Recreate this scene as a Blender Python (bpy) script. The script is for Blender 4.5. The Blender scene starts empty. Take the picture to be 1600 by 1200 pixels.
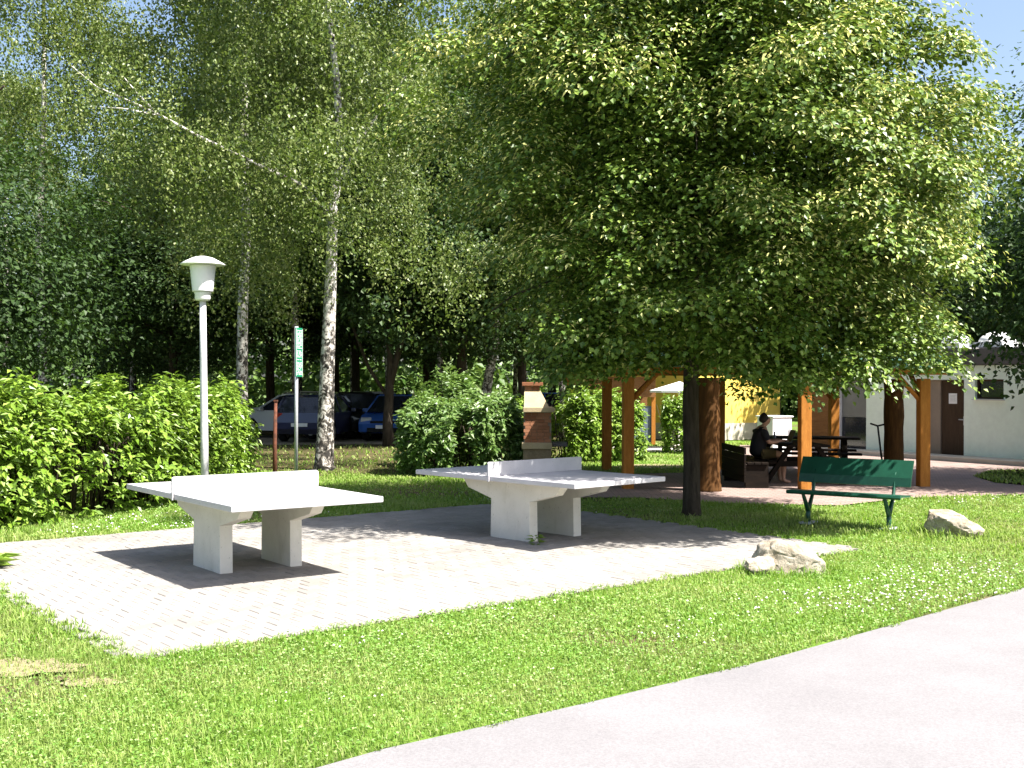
import bpy, bmesh, math, random
import numpy as np
from mathutils import Vector, Matrix, Euler

R = np.random.default_rng(7)
random.seed(7)
C = bpy.context.scene.collection
scene = bpy.context.scene

# ------------------------------------------------------------------ camera
CAM_H = 1.83
cd = bpy.data.cameras.new('camera'); cam = bpy.data.objects.new('camera', cd); C.objects.link(cam)
cam.location = (0, 0, CAM_H); cam.rotation_euler = (math.radians(90.0), math.radians(-0.18), 0)
cd.sensor_width = 36; cd.lens = 36 * 1778 / 1600; cd.clip_end = 2000; cd.clip_start = 0.1
scene.camera = cam

# ------------------------------------------------------------------ light
SUN = Vector((0.584, -0.3025, 1.0)).normalized()
ELEV = math.asin(SUN.z); AZ = math.atan2(SUN.x, SUN.y)      # azimuth from +Y towards +X
world = bpy.data.worlds.new('World'); scene.world = world; world.use_nodes = True
nt = world.node_tree; nt.nodes.clear()
sky = nt.nodes.new('ShaderNodeTexSky'); sky.sky_type = 'NISHITA'; sky.sun_disc = False
sky.sun_elevation = ELEV; sky.sun_rotation = AZ; sky.air_density = 1.0; sky.dust_density = 3.0; sky.ozone_density = 1.0
bg = nt.nodes.new('ShaderNodeBackground'); bg.inputs['Strength'].default_value = 0.078
wo = nt.nodes.new('ShaderNodeOutputWorld')
nt.links.new(sky.outputs[0], bg.inputs['Color']); nt.links.new(bg.outputs[0], wo.inputs['Surface'])
sl = bpy.data.lights.new('sun', 'SUN'); sl.energy = 5.0; sl.angle = math.radians(0.5); sl.color = (1.0, 0.955, 0.88)
so = bpy.data.objects.new('sun', sl); C.objects.link(so); so.rotation_euler = SUN.to_track_quat('Z', 'Y').to_euler(); so.location = (8, -5, 20)
vs = scene.view_settings
scene.display_settings.display_device = 'sRGB'
vs.view_transform = 'Standard'; vs.look = 'None'; vs.exposure = 1.75; vs.gamma = 1.0; vs.use_curve_mapping = False
scene.cycles.max_bounces = 6; scene.cycles.diffuse_bounces = 3; scene.cycles.glossy_bounces = 2
scene.cycles.transmission_bounces = 4; scene.cycles.transparent_max_bounces = 4

# ------------------------------------------------------------------ materials
def newmat(name):
    m = bpy.data.materials.new(name); m.use_nodes = True
    n = m.node_tree; b = n.nodes['Principled BSDF']
    return m, n, b
def N(n, t, **kw):
    x = n.nodes.new(t)
    for k, v in kw.items():
        if k in x.inputs: x.inputs[k].default_value = v
        else: setattr(x, k, v)
    return x
def ramp(n, fac, stops):
    r = n.nodes.new('ShaderNodeValToRGB'); e = r.color_ramp.elements
    while len(e) < len(stops): e.new(0.5)
    for q, (p, c) in zip(e, stops): q.position = p; q.color = (*c, 1)
    n.links.new(fac, r.inputs[0]); return r.outputs[0]
def coords(n, scale=(1, 1, 1), obj=True):
    tc = n.nodes.new('ShaderNodeTexCoord'); mp = n.nodes.new('ShaderNodeMapping')
    mp.inputs['Scale'].default_value = scale
    n.links.new(tc.outputs['Object' if obj else 'Generated'], mp.inputs[0]); return mp.outputs[0]
def geopos(n, scale=(1, 1, 1)):
    g = n.nodes.new('ShaderNodeNewGeometry'); mp = n.nodes.new('ShaderNodeMapping')
    mp.inputs['Scale'].default_value = scale
    n.links.new(g.outputs['Position'], mp.inputs[0]); return mp.outputs[0]
def noise(n, vec, scale, detail=4, rough=0.6):
    x = N(n, 'ShaderNodeTexNoise', Scale=scale, Detail=detail, Roughness=rough)
    n.links.new(vec, x.inputs['Vector']); return x.outputs['Fac']
def bump(n, b, fac, strength, dist=0.01):
    x = N(n, 'ShaderNodeBump', Strength=strength, Distance=dist)
    n.links.new(fac, x.inputs['Height']); n.links.new(x.outputs[0], b.inputs['Normal'])
def mixc(n, fac, a, b, mode='MIX'):
    x = n.nodes.new('ShaderNodeMix'); x.data_type = 'RGBA'; x.blend_type = mode
    for v, i in ((fac, 0), (a, 6), (b, 7)):
        if isinstance(v, (int, float)): x.inputs[i].default_value = v
        elif isinstance(v, tuple): x.inputs[i].default_value = (*v, 1)
        else: n.links.new(v, x.inputs[i])
    return x.outputs[2]
def surf(name, c1, c2, scale=4.0, rough=0.8, bstr=0.2, bscale=60, spec=0.3, metal=0.0, stretch=(1, 1, 1), bdist=0.004, fine=None):
    m, n, b = newmat(name); v = geopos(n, stretch) if stretch == (1, 1, 1) else coords(n, stretch)
    col = ramp(n, noise(n, v, scale, 6, 0.65), [(0.3, c1), (0.7, c2)])
    if fine:
        f = noise(n, v, fine[0], 3, 0.7)
        col = mixc(n, fine[1], col, ramp(n, f, [(0.35, (0.3, 0.3, 0.3)), (0.65, (1, 1, 1))]), 'MULTIPLY')
    n.links.new(col, b.inputs['Base Color'])
    b.inputs['Roughness'].default_value = rough; b.inputs['Specular IOR Level'].default_value = spec; b.inputs['Metallic'].default_value = metal
    if bstr: bump(n, b, noise(n, v, bscale, 5, 0.7), bstr, bdist)
    return m
def leafmat(name, cols, trans=(0.2, 0.3, 0.04), tfac=0.35, rough=0.5, spec=0.3, patch=False):
    m, n, b = newmat(name)
    g = n.nodes.new('ShaderNodeNewGeometry')
    st = [(i / (len(cols) - 1), c) for i, c in enumerate(cols)]
    col = ramp(n, g.outputs['Random Per Island'], st)
    n.links.new(col, b.inputs['Base Color']); b.inputs['Roughness'].default_value = rough; b.inputs['Specular IOR Level'].default_value = spec
    if patch:
        pz = geopos(n, (1, 1, 0)); f1 = ramp(n, noise(n, pz, 0.55, 4, 0.6), [(0.40, (0, 0, 0)), (0.60, (1, 1, 1))]); f2 = ramp(n, noise(n, pz, 3.0, 3, 0.6), [(0.42, (0, 0, 0)), (0.68, (0.9, 0.9, 0.9))])
        col = mixc(n, f1, col, mixc(n, 0.5, col, (0.42, 0.42, 0.17))); col = mixc(n, f2, col, mixc(n, 0.55, col, (0.10, 0.20, 0.02)))
        n.links.new(col, b.inputs['Base Color'])
    t = n.nodes.new('ShaderNodeBsdfTranslucent'); n.links.new(mixc(n, 0.6, col, trans), t.inputs['Color'])
    mx = n.nodes.new('ShaderNodeMixShader'); mx.inputs[0].default_value = tfac
    n.links.new(b.outputs[0], mx.inputs[1]); n.links.new(t.outputs[0], mx.inputs[2])
    n.links.new(mx.outputs[0], n.nodes['Material Output'].inputs['Surface']); return m

M = {}
def ground_material():
    m, n, b = newmat('meadow soil'); v = geopos(n)
    a = noise(n, v, 0.35, 5); f = noise(n, v, 9, 6, 0.7)
    green = ramp(n, f, [(0.3, (0.06, 0.12, 0.015)), (0.7, (0.15, 0.24, 0.04))])
    earth = ramp(n, f, [(0.3, (0.06, 0.045, 0.028)), (0.7, (0.16, 0.12, 0.075))])
    n.links.new(mixc(n, ramp(n, a, [(0.48, (0, 0, 0)), (0.62, (1, 1, 1))]), green, earth), b.inputs['Base Color'])
    b.inputs['Roughness'].default_value = 0.95; b.inputs['Specular IOR Level'].default_value = 0.1
    bump(n, b, noise(n, v, 35, 5, 0.7), 0.6, 0.03); return m
M['ground'] = ground_material()
M['forest_floor'] = surf('forest floor', (0.04, 0.05, 0.015), (0.13, 0.10, 0.05), 0.9, 0.95, 0.6, 25, 0.1, bdist=0.03, fine=(14, 0.5))
M['asphalt'] = surf('pale worn asphalt', (0.185, 0.178, 0.184), (0.225, 0.217, 0.223), 0.9, 0.9, 0.6, 150, 0.2, fine=(75, 0.35))
M['sand'] = surf('joint sand', (0.15, 0.135, 0.11), (0.23, 0.205, 0.17), 6, 0.95, 0.4, 120, 0.1)
def paver_mat(name, c1, c2):
    m, n, b = newmat(name); v = geopos(n)
    g = n.nodes.new('ShaderNodeNewGeometry'); oi = n.nodes.new('ShaderNodeObjectInfo')
    s = N(n, 'ShaderNodeMath', operation='ADD'); n.links.new(g.outputs['Random Per Island'], s.inputs[0]); n.links.new(oi.outputs['Random'], s.inputs[1])
    fr = N(n, 'ShaderNodeMath', operation='FRACT'); n.links.new(s.outputs[0], fr.inputs[0])
    base = ramp(n, fr.outputs[0], [(0, c1), (1, c2)])
    big = noise(n, v, 0.7, 5)
    base = mixc(n, 0.6, base, ramp(n, big, [(0.35, (0.72, 0.69, 0.66)), (0.65, (1.05, 1.04, 1.03))]), 'MULTIPLY')
    fine = noise(n, v, 90, 4, 0.75)
    base = mixc(n, 0.45, base, ramp(n, fine, [(0.3, (0.55, 0.55, 0.55)), (0.7, (1.1, 1.1, 1.1))]), 'MULTIPLY')
    n.links.new(base, b.inputs['Base Color']); b.inputs['Roughness'].default_value = 0.9; b.inputs['Specular IOR Level'].default_value = 0.2
    bump(n, b, fine, 0.4, 0.003); return m
M['paver'] = paver_mat('grey concrete paver', (0.245, 0.231, 0.215), (0.305, 0.290, 0.272))
def redbrick_floor():
    m, n, b = newmat('reddish paving'); v = geopos(n)
    br = N(n, 'ShaderNodeTexBrick', Scale=1.0); n.links.new(v, br.inputs['Vector'])
    br.inputs['Color1'].default_value = (0.235, 0.165, 0.145, 1); br.inputs['Color2'].default_value = (0.30, 0.215, 0.19, 1); br.inputs['Mortar'].default_value = (0.13, 0.10, 0.08, 1)
    br.inputs['Mortar Size'].default_value = 0.008; br.inputs['Brick Width'].default_value = 0.2; br.inputs['Row Height'].default_value = 0.1
    f = noise(n, v, 1.2, 5)
    n.links.new(mixc(n, 0.5, br.outputs['Color'], ramp(n, f, [(0.3, (0.65, 0.65, 0.65)), (0.7, (1.1, 1.1, 1.1))]), 'MULTIPLY'), b.inputs['Base Color'])
    b.inputs['Roughness'].default_value = 0.9; bump(n, b, br.outputs['Fac'], -0.3, 0.004); return m
M['redpave'] = redbrick_floor()
def concrete(name, c1, c2, stain, rough=0.85, spec=0.25):
    m, n, b = newmat(name); v = geopos(n)
    base = ramp(n, noise(n, v, 2.2, 6, 0.65), [(0.3, c1), (0.7, c2)])
    st = ramp(n, noise(n, geopos(n, (5, 5, 1.6)), 1.0, 5, 0.7), [(0.55, (0, 0, 0)), (0.8, (0.35, 0.35, 0.35))]); base = mixc(n, st, base, stain)
    pit = ramp(n, noise(n, v, 38, 3, 0.6), [(0.27, (0.35, 0.35, 0.33)), (0.36, (1, 1, 1))]); base = mixc(n, 0.55, base, pit, 'MULTIPLY')
    n.links.new(base, b.inputs['Base Color']); b.inputs['Roughness'].default_value = rough; b.inputs['Specular IOR Level'].default_value = spec
    bump(n, b, noise(n, v, 60, 5, 0.7), 0.35, 0.004); return m
M['concrete'] = concrete('whitewashed concrete', (0.62, 0.59, 0.53), (0.75, 0.72, 0.66), (0.30, 0.28, 0.19))
M['tabletop'] = concrete('smooth pale concrete top', (0.42, 0.41, 0.43), (0.56, 0.54, 0.56), (0.30, 0.29, 0.27), 0.5, 0.4)
M['lamp_white'] = surf('white enamel', (0.72, 0.72, 0.70), (0.80, 0.80, 0.78), 6, 0.4, 0.05, 60, 0.5)
M['lamp_glass'] = surf('opal lamp glass', (0.76, 0.76, 0.78), (0.8, 0.8, 0.82), 6, 0.3, 0.0, 60, 0.5)
M['galv'] = surf('galvanised steel', (0.42, 0.43, 0.45), (0.56, 0.57, 0.6), 12, 0.45, 0.1, 80, 0.5, metal=0.3)
M['pole_white'] = surf('weathered white pole paint', (0.60, 0.59, 0.60), (0.75, 0.74, 0.75), 9, 0.5, 0.12, 70, 0.4, fine=(25, 0.35))
M['rust'] = surf('rusty iron', (0.05, 0.026, 0.018), (0.17, 0.06, 0.035), 10, 0.9, 0.5, 60, 0.2)
M['sign_green'] = surf('green sign enamel', (0.01, 0.20, 0.10), (0.015, 0.25, 0.13), 5, 0.4, 0.0, 60, 0.4)
M['sign_white'] = surf('white sign print', (0.7, 0.75, 0.72), (0.8, 0.82, 0.8), 5, 0.5, 0.0)
M['bench'] = surf('dark green steel', (0.006, 0.055, 0.032), (0.010, 0.085, 0.05), 5, 0.42, 0.25, 160, 0.5, fine=(60, 0.25))
M['stone'] = surf('granite boulder', (0.20, 0.155, 0.10), (0.55, 0.50, 0.42), 5.5, 0.9, 0.9, 18, 0.2, bdist=0.02, fine=(60, 0.45))
def wood(name, c1, c2, sc=(3, 3, 0.5), rough=0.75):
    return surf(name, c1, c2, 6, rough, 0.4, 22, 0.12, stretch=sc, bdist=0.004, fine=(30, 0.3))
M['post'] = wood('orange stained timber', (0.34, 0.13, 0.024), (0.47, 0.20, 0.042))
M['log'] = wood('rustic log', (0.05, 0.024, 0.009), (0.135, 0.062, 0.019), (4, 4, 0.35), 0.85)
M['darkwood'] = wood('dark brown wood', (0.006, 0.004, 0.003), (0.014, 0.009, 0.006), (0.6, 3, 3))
M['brownwood'] = wood('brown boards', (0.16, 0.075, 0.03), (0.26, 0.13, 0.05), (0.5, 3, 3))
M['roof'] = surf('green bitumen shingle', (0.035, 0.10, 0.075), (0.07, 0.16, 0.12), 7, 0.85, 0.5, 90, 0.3, fine=(50, 0.4))
M['brick'] = paver_mat('red brown brick', (0.30, 0.125, 0.065), (0.45, 0.21, 0.12))
M['mortar'] = surf('mortar', (0.25, 0.21, 0.17), (0.35, 0.30, 0.25), 10, 0.95, 0.3, 90, 0.1)
M['cream'] = surf('cream render', (0.42, 0.33, 0.20), (0.52, 0.42, 0.27), 4, 0.85, 0.3, 60, 0.2, fine=(40, 0.2))
M['tan'] = surf('weathered tan concrete', (0.22, 0.16, 0.10), (0.32, 0.25, 0.16), 5, 0.9, 0.4, 50, 0.2, fine=(30, 0.3))
M['wall_white'] = surf('mint white render', (0.72, 0.83, 0.72), (0.78, 0.87, 0.78), 0.7, 0.9, 0.25, 70, 0.2, fine=(5, 0.1))
M['wall_yellow'] = surf('yellow render', (0.75, 0.52, 0.10), (0.80, 0.58, 0.13), 1, 0.9, 0.2, 60, 0.2)
M['plinth'] = surf('plinth', (0.42, 0.37, 0.31), (0.55, 0.5, 0.42), 2, 0.9, 0.3, 40, 0.2)
M['door_brown'] = wood('dark brown door', (0.045, 0.026, 0.016), (0.075, 0.045, 0.028), (3, 3, 0.4), 0.5)
M['panel_brown'] = surf('taupe render', (0.24, 0.19, 0.15), (0.30, 0.24, 0.19), 2, 0.9, 0.2, 60, 0.2)
M['fascia'] = surf('dark fascia sheet', (0.075, 0.068, 0.07), (0.11, 0.10, 0.10), 3, 0.6, 0.1, 60, 0.3)
M['white'] = surf('white paint', (0.74, 0.74, 0.74), (0.8, 0.8, 0.8), 3, 0.5, 0.0, 60, 0.4)
M['glassdark'] = surf('dark window glass', (0.012, 0.014, 0.02), (0.02, 0.022, 0.03), 2, 0.08, 0.0, 1, 0.6)
M['greydoor'] = surf('grey door sheet', (0.16, 0.16, 0.15), (0.2, 0.2, 0.19), 2, 0.6, 0.1, 50)
M['blackmetal'] = surf('black metal', (0.012, 0.012, 0.014), (0.03, 0.03, 0.032), 8, 0.45, 0.1, 60, 0.4)
M['rubber'] = surf('tyre rubber', (0.01, 0.01, 0.011), (0.022, 0.022, 0.022), 8, 0.85, 0.2, 60, 0.2)
M['alloy'] = surf('wheel alloy', (0.35, 0.35, 0.36), (0.45, 0.45, 0.46), 8, 0.35, 0.0, 1, 0.5, metal=0.7)
M['bluegrey'] = surf('blue grey panel', (0.09, 0.12, 0.16), (0.13, 0.16, 0.2), 3, 0.7, 0.1, 60)
def carpaint(name, c):
    m, n, b = newmat(name); v = geopos(n)
    n.links.new(mixc(n, noise(n, v, 3, 4), tuple(x * 0.85 for x in c), c), b.inputs['Base Color'])
    b.inputs['Roughness'].default_value = 0.3; b.inputs['Coat Weight'].default_value = 0.6; b.inputs['Coat Roughness'].default_value = 0.08; return m
def plain(name, c, rough=0.7):
    return surf(name, tuple(x * 0.85 for x in c), tuple(min(1, x * 1.1) for x in c), 12, rough, 0.15, 120, 0.3)
M['skin'] = plain('skin', (0.45, 0.26, 0.18), 0.55)
M['shirt'] = plain('dark cotton', (0.018, 0.018, 0.022), 0.9)
M['shorts'] = plain('olive cotton', (0.10, 0.075, 0.03), 0.9)
M['hair'] = plain('dark hair', (0.02, 0.014, 0.01), 0.6)
M['redlamp'] = plain('red lamp plastic', (0.35, 0.02, 0.01), 0.25)
M['clearlamp'] = plain('clear lamp plastic', (0.6, 0.6, 0.58), 0.15)
def birchbark():
    m, n, b = newmat('birch bark'); v = geopos(n)
    z = n.nodes.new('ShaderNodeSeparateXYZ'); n.links.new(v, z.inputs[0])
    mp = n.nodes.new('ShaderNodeMapping'); mp.inputs['Scale'].default_value = (2.6, 2.6, 2.2); n.links.new(v, mp.inputs[0])
    f = noise(n, mp.outputs[0], 3.4, 7, 0.72); n.nodes[-1].inputs['Distortion'].default_value = 0.8
    mr = N(n, 'ShaderNodeMapRange'); n.links.new(z.outputs[2], mr.inputs[0])
    mr.inputs[1].default_value = 0.0; mr.inputs[2].default_value = 4.0; mr.inputs[3].default_value = 0.11; mr.inputs[4].default_value = 0.0
    ad = N(n, 'ShaderNodeMath', operation='SUBTRACT'); n.links.new(f, ad.inputs[0]); n.links.new(mr.outputs[0], ad.inputs[1])
    col = ramp(n, ad.outputs[0], [(0.385, (0.02, 0.017, 0.014)), (0.44, (0.14, 0.12, 0.10)), (0.50, (0.55, 0.52, 0.48)), (0.7, (0.74, 0.71, 0.66))])
    n.links.new(col, b.inputs['Base Color']); b.inputs['Roughness'].default_value = 0.85
    bump(n, b, f, 0.8, 0.02); return m
M['birchbark'] = birchbark()
M['bark'] = surf('dark bark', (0.028, 0.022, 0.016), (0.09, 0.072, 0.055), 5, 0.95, 1.0, 14, 0.1, stretch=(4, 4, 0.7), bdist=0.03)
M['linden'] = leafmat('linden leaf', [(0.036, 0.078, 0.010), (0.068, 0.125, 0.016), (0.122, 0.19, 0.026), (0.195, 0.265, 0.045)], (0.22, 0.32, 0.025), 0.14, 0.42, 0.35)
M['bract_highlight'] = leafmat('linden bract', [(0.56, 0.57, 0.16), (0.78, 0.76, 0.34)], (0.5, 0.5, 0.1), 0.18, 0.6, 0.2)
M['birchleaf'] = leafmat('birch leaf', [(0.05, 0.085, 0.014), (0.09, 0.135, 0.024), (0.135, 0.18, 0.042), (0.22, 0.25, 0.085)], (0.2, 0.29, 0.04), 0.28, 0.42, 0.35)
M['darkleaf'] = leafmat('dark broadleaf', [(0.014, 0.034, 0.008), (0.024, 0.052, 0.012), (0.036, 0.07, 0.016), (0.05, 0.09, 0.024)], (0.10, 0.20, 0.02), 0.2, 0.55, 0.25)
M['hedgeleaf'] = leafmat('hedge leaf', [(0.085, 0.16, 0.015), (0.135, 0.235, 0.022), (0.19, 0.30, 0.035), (0.26, 0.36, 0.07)], (0.30, 0.46, 0.04), 0.22, 0.4, 0.4)
M['bushleaf'] = leafmat('bush leaf', [(0.06, 0.125, 0.025), (0.10, 0.18, 0.04), (0.14, 0.23, 0.06), (0.19, 0.27, 0.085)], (0.25, 0.4, 0.06), 0.3, 0.4, 0.45)
M['grass'] = leafmat('grass blade', [(0.078, 0.17, 0.014), (0.13, 0.255, 0.025), (0.185, 0.32, 0.04), (0.255, 0.36, 0.08), (0.39, 0.39, 0.18)], (0.30, 0.50, 0.04), 0.4, 0.55, 0.25, True)
M['clover'] = leafmat('clover leaf', [(0.09, 0.20, 0.025), (0.13, 0.26, 0.04), (0.20, 0.33, 0.08), (0.36, 0.46, 0.20)], (0.28, 0.48, 0.05), 0.3, 0.55, 0.25)
M['flower'] = leafmat('clover flower', [(0.7, 0.68, 0.6), (0.85, 0.83, 0.78)], (0.7, 0.7, 0.6), 0.3, 0.8, 0.1)
M['leafcore'] = surf('bush twigs', (0.012, 0.014, 0.006), (0.03, 0.028, 0.014), 6, 0.95, 0.5, 20, 0.05)

# ------------------------------------------------------------------ helpers
def link(o, parent=None):
    C.objects.link(o)
    if parent is not None: o.parent = parent
    return o
def raw_mesh(name, V, F, smooth=False):
    """V (n,3) array, F (m,k) array of equal-sized faces."""
    V = np.ascontiguousarray(V, dtype=np.float32); F = np.ascontiguousarray(F, dtype=np.int32)
    me = bpy.data.meshes.new(name); me.vertices.add(len(V)); me.vertices.foreach_set('co', V.ravel())
    k = F.shape[1]; me.loops.add(F.size); me.loops.foreach_set('vertex_index', F.ravel())
    me.polygons.add(len(F)); me.polygons.foreach_set('loop_start', np.arange(0, F.size, k, dtype=np.int32))
    me.polygons.foreach_set('loop_total', np.full(len(F), k, dtype=np.int32))
    me.polygons.foreach_set('use_smooth', np.full(len(F), smooth, dtype=bool))
    me.update(calc_edges=True); return me
def obj(name, me, mat=None, parent=None, loc=None, rot=None):
    o = bpy.data.objects.new(name, me); link(o, parent)
    if mat is not None:
        me.materials.clear(); me.materials.append(mat)
    if loc is not None: o.location = loc
    if rot is not None: o.rotation_euler = rot
    return o
def tag(o, label=None, cat=None, group=None, kind=None):
    if label: o['label'] = label
    if cat: o['category'] = cat
    if group: o['group'] = group
    if kind: o['kind'] = kind
    return o
def thing(name, label, cat, loc=(0, 0, 0), rz=0.0, group=None):
    o = bpy.data.objects.new(name, None); link(o); o.location = loc; o.rotation_euler = (0, 0, rz); o.empty_display_size = 0.2
    return tag(o, label, cat, group)
def dup(root, loc, rz, label=None, group=None, scale=None):
    r = root.copy(); C.objects.link(r); r.location = loc; r.rotation_euler = (0, 0, rz)
    if scale: r.scale = scale
    if label: r['label'] = label
    if group: r['group'] = group
    for ch in list(root.children):
        c = ch.copy(); C.objects.link(c); c.parent = r
        for g in ch.children:
            d = g.copy(); C.objects.link(d); d.parent = c
    return r
class B:
    """collects shapes in a bmesh, one mesh per part"""
    def __init__(s): s.bm = bmesh.new()
    def box(s, c, d, rot=None, bev=0.0):
        r = bmesh.ops.create_cube(s.bm, size=1.0); vs_ = r['verts']
        m = Matrix.Translation(Vector(c)) @ (Euler(rot).to_matrix().to_4x4() if rot else Matrix()) @ Matrix.Diagonal((*d, 1))
        bmesh.ops.transform(s.bm, matrix=m, verts=vs_)
        if bev:
            es = list({e for v in vs_ for e in v.link_edges})
            bmesh.ops.bevel(s.bm, geom=es, offset=bev, segments=2, affect='EDGES', profile=0.6)
        return s
    def prism(s, pts, axis, a, b, bev=0.0):
        """pts 2D polygon extruded along axis ('x','y','z') from a to b"""
        def mk(p, t): return {'x': (t, p[0], p[1]), 'y': (p[0], t, p[1]), 'z': (p[0], p[1], t)}[axis]
        v0 = [s.bm.verts.new(mk(p, a)) for p in pts]; v1 = [s.bm.verts.new(mk(p, b)) for p in pts]
        n = len(pts); fs = [s.bm.faces.new(v0), s.bm.faces.new(v1[::-1])]
        for i in range(n): fs.append(s.bm.faces.new((v0[i], v1[i], v1[(i + 1) % n], v0[(i + 1) % n])))
        bmesh.ops.recalc_face_normals(s.bm, faces=fs)
        if bev:
            es = list({e for f in fs for e in f.edges})
            bmesh.ops.bevel(s.bm, geom=es, offset=bev, segments=2, affect='EDGES', profile=0.6)
        return s
    def lathe(s, prof, n=24, c=(0, 0, 0), wob=0.0):
        rings = []
        for r, z in prof:
            rings.append([s.bm.verts.new((c[0] + max(r, 1e-4) * math.cos(2 * math.pi * i / n) * (1 + wob * random.uniform(-1, 1)),
                                          c[1] + max(r, 1e-4) * math.sin(2 * math.pi * i / n) * (1 + wob * random.uniform(-1, 1)), c[2] + z)) for i in range(n)])
        for a, b in zip(rings, rings[1:]):
            for i in range(n):
                f = s.bm.faces.new((a[i], a[(i + 1) % n], b[(i + 1) % n], b[i])); f.smooth = True
        s.bm.faces.new(rings[0][::-1]); s.bm.faces.new(rings[-1]); return s
    def tube(s, pts, rad, n=10):
        pts = [Vector(p) for p in pts]; rad = rad if isinstance(rad, (list, tuple)) else [rad] * len(pts)
        rings = []; ref = Vector((0.31, 0.17, 0.93)).normalized()
        for i, p in enumerate(pts):
            t = (pts[min(i + 1, len(pts) - 1)] - pts[max(i - 1, 0)]).normalized()
            u = t.cross(ref if abs(t.dot(ref)) < 0.97 else Vector((1, 0, 0))).normalized(); w = t.cross(u)
            rings.append([s.bm.verts.new(p + rad[i] * (math.cos(2 * math.pi * k / n) * u + math.sin(2 * math.pi * k / n) * w)) for k in range(n)])
        for a, b in zip(rings, rings[1:]):
            for i in range(n):
                f = s.bm.faces.new((a[i], a[(i + 1) % n], b[(i + 1) % n], b[i])); f.smooth = True
        s.bm.faces.new(rings[0][::-1]); s.bm.faces.new(rings[-1]); return s
    def build(s, name, mat, parent=None, loc=None, rot=None):
        bmesh.ops.recalc_face_normals(s.bm, faces=s.bm.faces[:])
        me = bpy.data.meshes.new(name); s.bm.to_mesh(me); s.bm.free()
        return obj(name, me, mat, parent, loc, rot)

def G(u, v, h=0.0):
    """point of the ground (or of height h) that lies at pixel u, v of the 1600 x 1200 photograph"""
    Y = 1778 * (CAM_H - h) / (v - 600.0); return ((u - 800) / 1778.0 * Y, Y)
def unit(a): return a / np.maximum(np.linalg.norm(a, axis=1, keepdims=True), 1e-9)
def leaves(P, Nrm, T, L, Wd, fold=0.25, curl=0.15):
    """folded leaf quads (two triangles): base, left, tip, right"""
    n = len(P); Nrm = unit(Nrm); T = unit(T - Nrm * np.sum(T * Nrm, 1, keepdims=True)); S = np.cross(Nrm, T)
    L = np.broadcast_to(np.asarray(L, float), (n,))[:, None]; Wd = np.broadcast_to(np.asarray(Wd, float), (n,))[:, None]
    V = np.empty((n, 4, 3)); mid = P + T * L * 0.42
    V[:, 0] = P; V[:, 1] = mid + S * Wd * 0.5 + Nrm * Wd * fold; V[:, 2] = P + T * L - Nrm * L * curl; V[:, 3] = mid - S * Wd * 0.5 + Nrm * Wd * fold
    i = np.arange(n)[:, None] * 4
    F = np.concatenate([i + np.array([[0, 2, 1]]), i + np.array([[0, 3, 2]])], 1).reshape(-1, 3)
    return V.reshape(-1, 3), F
def inpoly(x, y, poly):
    c = np.zeros(len(x), bool); n = len(poly); j = n - 1
    for i in range(n):
        xi, yi = poly[i]; xj, yj = poly[j]
        c ^= ((yi > y) != (yj > y)) & (x < (xj - xi) * (y - yi) / (yj - yi + 1e-12) + xi); j = i
    return c
def sheet(name, poly, z, mat, th=0.0):
    b = B(); vs_ = [b.bm.verts.new((x, y, z)) for x, y in poly]; b.bm.faces.new(vs_)
    bmesh.ops.triangulate(b.bm, faces=b.bm.faces[:])
    o = b.build(name, mat); 
    if o.data.polygons[0].normal.z < 0: o.data.flip_normals()
    o['kind'] = 'structure'; return o

# ------------------------------------------------------------------ ground, road, floors
gb = B(); vs_ = [gb.bm.verts.new(p) for p in ((-400, -60, -0.02), (400, -60, -0.02), (400, 700, -0.02), (-400, 700, -0.02))]; gb.bm.faces.new(vs_)
tag(gb.build('ground', M['ground']), kind='structure')
ROAD = [(-3.0, 3.2), (-2.0, 4.4), (-0.945, 5.42), (-0.64, 5.72), (0.44, 6.56), (1.71, 7.6), (2.95, 8.75), (4.65, 10.33), (7.5, 13.3), (12, 18.6), (20, 27), (26, 27), (22, 12), (14, 0), (8, -8), (-14, -8), (-9, -2)]
rb = B(); rb.prism(ROAD, 'z', -0.1, -0.006); tag(rb.build('road', M['asphalt']), kind='structure')
PD = Vector((math.cos(math.radians(38.9)), math.sin(math.radians(38.9)))); PE = Vector((-PD.y, PD.x)); P0 = Vector((-2.49, 7.57)); PL, PW = 8.27, 6.3
def pv(a, b): q = P0 + PD * a + PE * b; return (q.x, q.y)
PAVE = [pv(0.02, 0.03), pv(PL - 0.25, -0.02), pv(PL, 0.3), pv(PL, PW), pv(0, PW)]
PAVE_BASE = sheet('paving_bed', [pv(0, 0), pv(PL, 0), pv(PL, PW), pv(0, PW)], -0.012, M['sand'])
FLOOR = [(1.0, 18.4), G(1000, 777), G(1134, 785), G(1312, 788), G(1419, 776), G(1600, 770), (11.5, 19.6), (12.5, 20.8), G(1600, 756), G(1555, 752), G(1521, 742), G(1545, 733), G(1600, 731), (14.5, 23.0), (13.7, 24.1), (13.5, 25.0), (8.0, 34.2), (6.9, 34.5), (5.6, 27.0), G(1090, 737), G(985, 740)]
sheet('pavilion_paving', FLOOR, 0.002, M['redpave'])
TRACK = [(-30, 33.2), (-8, 34.0), (1.0, 35.2), (1.0, 40.5), (-30, 40.0)]
M['track'] = surf('gravel track', (0.20, 0.17, 0.12), (0.36, 0.31, 0.24), 1.2, 0.95, 0.5, 40, 0.1, fine=(30, 0.4))
sheet('car_park', TRACK, -0.012, M['track'])
FOREST = [(-60, 24.5), (-4.5, 23.6), (-2.3, 23.2), (0.5, 24.6), (1.0, 27), (1.5, 32), (1.5, 90), (-60, 90)]
sheet('forest_floor', FOREST, -0.016, M['forest_floor'])
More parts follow.
